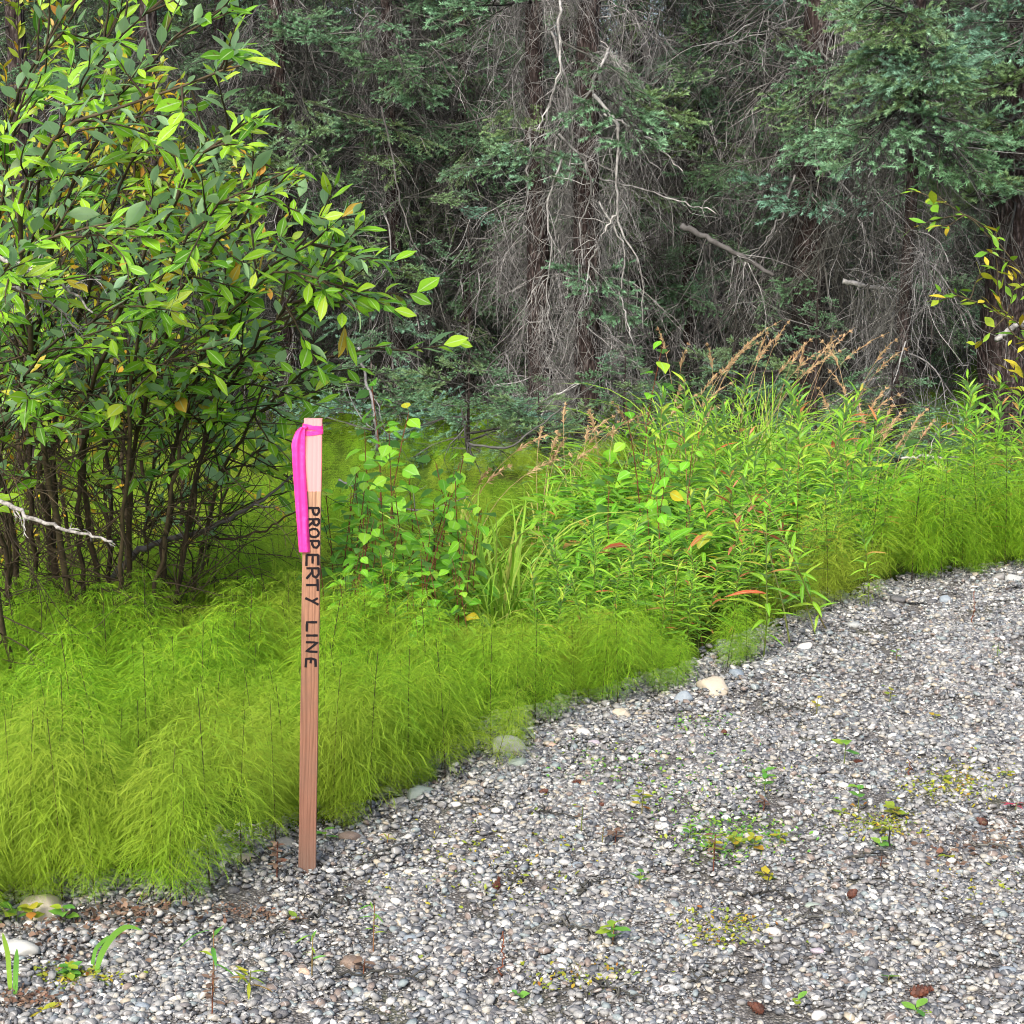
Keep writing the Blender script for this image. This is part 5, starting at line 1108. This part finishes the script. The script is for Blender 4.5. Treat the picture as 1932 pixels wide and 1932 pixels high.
# ------------------------------------------------------------------ small things on the gravel
def weed(px, py, n, size, mat, lab, h=.03, geo=OVAL, stem='greenstem', name='seedling', cat='seedling', rad=1.0, group='seedlings on the gravel'):
    r_ = np.random.default_rng(int(px * 7 + py)); t = thing(name, G(px, py), lab, cat, group, 0); st = MB(); tube(st, [(0, 0, -.01), (.002, 0, h * .5), (.004, .002, h)], [.0016, .0013, .001], 4); part('stem', st, M_[stem], t); ms = leafset(geo, mat)
    for k in range(n):
        a = k * 2.4 + r_.normal(0, .3); z = h * (.35 + .65 * (k + 1) / n); obj('leaf', ms[int(r_.integers(len(ms)))], t, frame(np.array([0, 0, z]), (math.cos(a), math.sin(a), r_.uniform(.05, .5)), (0, 0, 1) + r_.normal(0, .15, 3), size * r_.uniform(.7, 1.15)))
    return t
WD = [(1155, 1785, 9, .052, 'weed', 'rosette seedling with oval green leaves on the lower gravel', .045, OVAL), (1441, 1500, 9, .04, 'weed', 'small leafy seedling on the upper middle gravel', .06, OVAL), (704, 1800, 8, .04, 'weed', 'feeble narrow-leaved seedling below the stake', .1, FIRE), (403, 1880, 5, .07, 'weed', 'seedling with two spreading narrow leaves at lower left', .13, FIRE),
      (588, 1850, 5, .045, 'weed', 'slim seedling between the stake and the bottom border', .09, FIRE), (1345, 1620, 10, .035, 'ylweed', 'yellow-green weed with reddish foot, leftmost of the yellow clump', .05, OVAL), (1385, 1608, 8, .035, 'ylweed', 'yellow weed, second of the yellow clump', .04, OVAL), (1421, 1610, 8, .04, 'ylweed', 'yellow round-leaved weed in the yellow clump', .04, ASP),
      (1470, 1600, 8, .035, 'ylweed', 'yellow-green weed at the right end of the yellow clump', .04, OVAL), (1300, 1590, 6, .03, 'weed', 'small green weed left of the yellow clump', .04, OVAL), (1443, 1660, 6, .04, 'ylweed', 'yellow flat weed below the yellow clump', .015, ASP), (1688, 1545, 8, .045, 'ylweed', 'bright yellow weed on the right gravel', .03, ASP), (1665, 1575, 6, .035, 'ylweed', 'yellow-green mat weed before the bright yellow weed', .02, OVAL),
      (1618, 1530, 5, .045, 'weed', 'light green sprout left of the bright yellow weed', .06, ASP), (1590, 1540, 4, .035, 'ylweed', 'pale yellow flat leaves left of the sprout', .012, OVAL), (1662, 1603, 4, .05, 'weed', 'single green leaf pair on the right gravel', .02, ASP), (1788, 1622, 3, .04, 'ylweed', 'yellow leaf on the right gravel before the husks', .01, ASP), (1205, 1680, 4, .04, 'weed', 'light green two-leaf sprout on the middle gravel', .04, ASP),
      (1210, 1545, 8, .035, 'ylweed', 'yellow and red weed on the middle gravel', .07, OVAL), (1096, 1570, 5, .025, 'deadleaf', 'withered red weed on the middle gravel', .06, OVAL), (1135, 1600, 5, .025, 'deadleaf', 'withered brown weed right of the red one', .05, OVAL), (730, 1590, 5, .03, 'ylweed', 'yellow seedling right of the stake foot', .02, FIRE), (1592, 1445, 3, .05, 'weed', 'pale gray-green leaf pair on the upper right gravel', .07, ASP),
      (1678, 1330, 5, .035, 'ylweed', 'yellow and orange leaves on the far gravel', .05, ASP), (1540, 1350, 4, .03, 'ylweed', 'yellow sprig on the far gravel', .05, ASP), (1762, 1360, 3, .035, 'ylweed', 'small yellow leaves near the far right gravel', .02, ASP), (1780, 1480, 6, .03, 'ylweed', 'olive weed patch on the right gravel', .02, OVAL), (1900, 1470, 6, .03, 'ylweed', 'olive weed patch nearest the right border', .02, OVAL),
      (1675, 1850, 3, .035, 'weed', 'small light green leaf on the lower right gravel', .01, OVAL), (1505, 1905, 4, .035, 'weed', 'bright green sprout at the bottom border', .02, OVAL), (1728, 1920, 4, .045, 'weed', 'green sprout beside the dark cone at the bottom border', .02, OVAL), (976, 1888, 3, .035, 'weed', 'bright green leaf near the bottom middle', .015, ASP), (790, 1812, 3, .025, 'weed', 'tiny green leaf right below the stake', .01, ASP),
      (120, 1745, 6, .05, 'weed', 'light green seedling under the horsetails by the buff boulder', .04, ASP), (60, 1750, 6, .05, 'ylweed', 'yellow-green seedling left of the buff boulder', .05, ASP), (130, 1850, 14, .035, 'weed', 'green low weed clump at lower left', .03, OVAL), (30, 1750, 5, .05, 'weed', 'light green leaves at the left border', .04, ASP), (470, 1880, 10, .06, 'ylweed', 'yellowing grassy weed below the horsetails', .05, FIRE),
      (80, 1915, 4, .055, 'ylweed', 'yellow-green flat leaves at the bottom left', .01, OVAL), (560, 1740, 3, .04, 'ylweed', 'small yellow-green leaf in the gravel under the stake', .01, OVAL), (612, 1590, 4, .045, 'weed', 'two light green leaves at the right side of the stake foot', .03, OVAL), (1980 - 10 - 30, 1215, 3, .03, 'weed', 'tiny green sprout at the far right of the gravel', .03, OVAL), (1690, 1250, 3, .03, 'weed', 'lone sprout on the far gravel', .04, OVAL), (1880, 1245, 6, .03, 'weed', 'pale thin weed on the far right gravel', .05, FIRE)]
for px, py, n, sz, mt, lab, h, geo in WD: weed(px, py, n, sz * .74, mt, lab, h, geo)
weed(1915, 1530, 6, .04, 'pinkleaf', 'crimson-pink leaf tuft at the right border', .02, FIRE)
for px, py, n, lab in [(522, 1665, 16, 'withered rust-brown plant just left of the stake foot'), (400, 1925, 12, 'withered red-brown stalk at the lower left bottom'), (1345, 1650, 10, 'brown dead leaves at the foot of the yellow clump'), (1440, 1530, 8, 'rust-red dead foot of the leafy seedling'), (1660, 1640, 6, 'small brown dead weed on the right gravel'), (1160, 1590, 6, 'orange dead leaf bunch on the middle gravel'), (685, 1838, 8, 'orange-brown dead weed on the brown oval stone')]:
    weed(px, py, n, .022, 'deadleaf', lab, .09 if n > 9 else .03, OVAL, 'redstem', 'withered_weed', 'dead weed', group='withered weeds on the gravel')
def stalk(a, b, lab, r0=.0018):
    A = G(*a); B = at(b[0], b[1], A[1]); free_branch([A, (A + B) / 2 + (.004, 0, 0), B], r0, r0 * .6, M_['redstem'], lab, 'dry_stalk', 'stalk', seed=int(a[0]))
stalk((944, 1850), (949, 1757), 'bare dark red stalk upright on the lower middle gravel'); stalk((1836, 1180), (1838, 1115), 'bare brown stalk upright on the far right gravel', .0022); stalk((1716, 1470), (1712, 1432), 'short bare stalk on the upper right gravel')
def cone(px, py, L, lab, rz, up=0.0):
    r_ = np.random.default_rng(int(px)); t = thing('spruce_cone', G(px, py) + (0, 0, L * .3), lab, 'cone', 'spruce cones on the gravel', rz); sc = MB(); n = 60
    core = MB(); V, T = ICO2; core.add(V * [L * .46, L * .17, L * .17], T=T); part('core', core, M_['cone'], t)
    for k in range(n):
        u = (k + .5) / n; x_ = L * (u - .5) * .95; rr = L * .2 * math.sin(min(1, u * 1.15 + .12) * math.pi) ** .6; a = k * 2.4; o = np.array([0, math.cos(a), math.sin(a)]); c = np.array([x_, 0, 0]) + o * rr * .75
        d = unit(np.array([.75, 0, 0]) + o * .8); s_ = unit(np.cross(d, o)); q = L * .16
        sc.add([c - s_ * q * .45, c + s_ * q * .45, c + d * q * .8 + s_ * q * .4, c + d * q, c + d * q * .8 - s_ * q * .4], Q=None, T=[(0, 1, 2), (0, 2, 3), (0, 3, 4)])
    part('scales', sc, M_['cone'], t, kind='stuff'); t.rotation_euler = (0, up, rz)
for c in [(937, 1680, .036, 'dark upright spruce cone on the middle gravel beside a twig', 1.2, -.7), (1090, 1484, .035, 'reddish cone on the upper middle gravel', .3), (1026, 1500, .03, 'dark red cone left of the reddish one', .8), (1366, 1388, .032, 'black round-looking cone on the far gravel', 1.4), (1135, 1523, .022, 'small dark cone right of centre on the upper gravel', 1.0), (1618, 1441, .024, 'dark cone on the upper right gravel', .2),
          (1428, 1913, .04, 'red-brown cone at the bottom border', 2.2), (1735, 1885, .05, 'long dark scaly cone at the lower right', .5), (1608, 1695, .036, 'brown cone husk on the right gravel', 1.0), (1853, 1560, .04, 'pale brown cone by the husk heap at right', 1.8)]: cone(*c)
# litter heaps: fallen brown leaves and husks (nobody could count them)
def litter(name, cx, cy, rx, ry, n, mat, lab, size=.02, seed=0, cat='litter'):
    r_ = np.random.default_rng(seed); mb = MB(); p0 = G(cx, cy)
    for k in range(n):
        px, py = cx + r_.normal(0, rx), cy + r_.normal(0, ry); p = flat(px, py, p0[2]); p[2] = float(H(p[0], p[1])) + r_.uniform(.006, .02)
        put_leaf(mb, (OVAL + ASP)[int(r_.integers(6))], frame(p - p0, r_.normal(0, 1, 3) * [1, 1, .35], (0, 0, 1) + r_.normal(0, .5, 3), size * r_.uniform(.5, 1.3)))
    o = part(name, mb, M_[mat], None, kind='stuff'); o.location = p0; tag(o, lab, cat); return o
litter('leaf_litter', 150, 1765, 70, 22, 120, 'deadleaf', 'reddish brown dead leaves strewn at lower left', .015, 1)
litter('leaf_litter', 240, 1745, 70, 12, 90, 'deadleaf', 'dead leaves under the leftmost horsetails', .014, 2)
litter('husk_heap', 1880, 1595, 45, 14, 150, 'deadleaf', 'heap of pinkish brown husks at the right border', .013, 3)
litter('husk_heap', 1800, 1625, 30, 12, 70, 'deadleaf', 'smaller heap of brown husks left of the larger one', .015, 4)
litter('needle_litter', 260, 1730, 60, 7, 60, 'deadleaf', 'rusty litter on the gravel left of the stake', .02, 5)
litter('needle_litter', 480, 1733, 35, 6, 150, 'deadleaf', 'dark rust-red litter strip below the stake', .009, 6)
litter('needle_litter', 60, 1895, 50, 9, 200, 'deadleaf', 'rust-brown litter at the left bottom corner', .011, 7)
# moss cushions and scattered tiny greens on the gravel
def moss(cx, cy, rx, ry, n, lab, seed):
    r_ = np.random.default_rng(seed); mb = MB(); p0 = G(cx, cy)
    for k in range(n):
        px, py = cx + r_.normal(0, rx), cy + r_.normal(0, ry); p = flat(px, py, p0[2]); p[2] = float(H(p[0], p[1])) + r_.uniform(.004, .012)
        put_leaf(mb, OVAL[k % 2], frame(p - p0, r_.normal(0, 1, 3) * [1, 1, .5], (0, 0, 1) + r_.normal(0, .3, 3), r_.uniform(.005, .014)))
    o = part('moss_patch', mb, M_['ylweed' if seed % 3 else 'weed'], None, kind='stuff'); o.location = p0; tag(o, lab, 'moss')
for k, (cx, cy, rx, ry, n, wh) in enumerate([(1380, 1585, 55, 20, 900, 'around the yellow clump'), (1660, 1565, 40, 14, 400, 'before the bright yellow weed'), (1800, 1480, 50, 20, 600, 'on the upper right gravel'), (1110, 1440, 60, 20, 160, 'below the middle rim'), (1370, 1760, 45, 18, 350, 'left of the white speckled stone'), (1100, 1850, 60, 14, 160, 'at the bottom middle'), (1330, 1370, 40, 10, 120, 'before the cream boulder'), (930, 1640, 140, 50, 350, 'thin, on the open middle gravel'),
                                                (130, 1850, 50, 10, 300, 'at lower left'), (1330, 1480, 90, 35, 400, 'thin, on the upper middle gravel'), (1850, 1680, 60, 30, 100, 'thin, at the right border')]): moss(cx, cy, rx, ry, n, 'yellow-green moss patch ' + wh, k)
# bent grass blades at lower left
def blade(pts, wd, lab, k):
    A = G(*pts[0]); P = [A] + [at(x_, y_, A[1] - .01 * i) for i, (x_, y_) in enumerate(pts[1:])]; P0 = np.array(P); u = np.linspace(0, 1, len(P0)); uu = np.linspace(0, 1, 16); Pn = np.stack([np.interp(uu, u, P0[:, q]) for q in range(3)], -1)
    for _ in range(2): Pn[1:-1] = (Pn[:-2] + Pn[2:] + 2 * Pn[1:-1]) / 4
    mb = MB(); Tn = np.gradient(Pn, axis=0); Tn /= np.linalg.norm(Tn, axis=1)[:, None]; sdn = np.cross(Tn, [.2, 1, .3]); ribbon(mb, Pn - A, wd * 1.2 * np.array([.4, .7, .9, 1, 1, 1, 1, 1, 1, 1, 1, .95, .85, .7, .5, .1]), sdn, tone=uu); o = part('wild_grass', mb, M_['weed'], None); o.location = A; tag(o, lab, 'grass', 'single grass blades')
blade([(180, 1840), (190, 1800), (212, 1765), (240, 1745), (268, 1755)], .009, 'arching green blade, tallest at lower left', 0); blade([(172, 1830), (180, 1790), (205, 1765)], .006, 'short dark blade beside the tallest one', 1)
blade([(20, 1880), (15, 1800), (5, 1760)], .008, 'upright blade at the left border', 2); blade([(28, 1885), (30, 1830), (32, 1790)], .008, 'second upright blade beside the left border', 3)
print('leaves', nl, nl2, nl3, 'objects', len(bpy.data.objects))
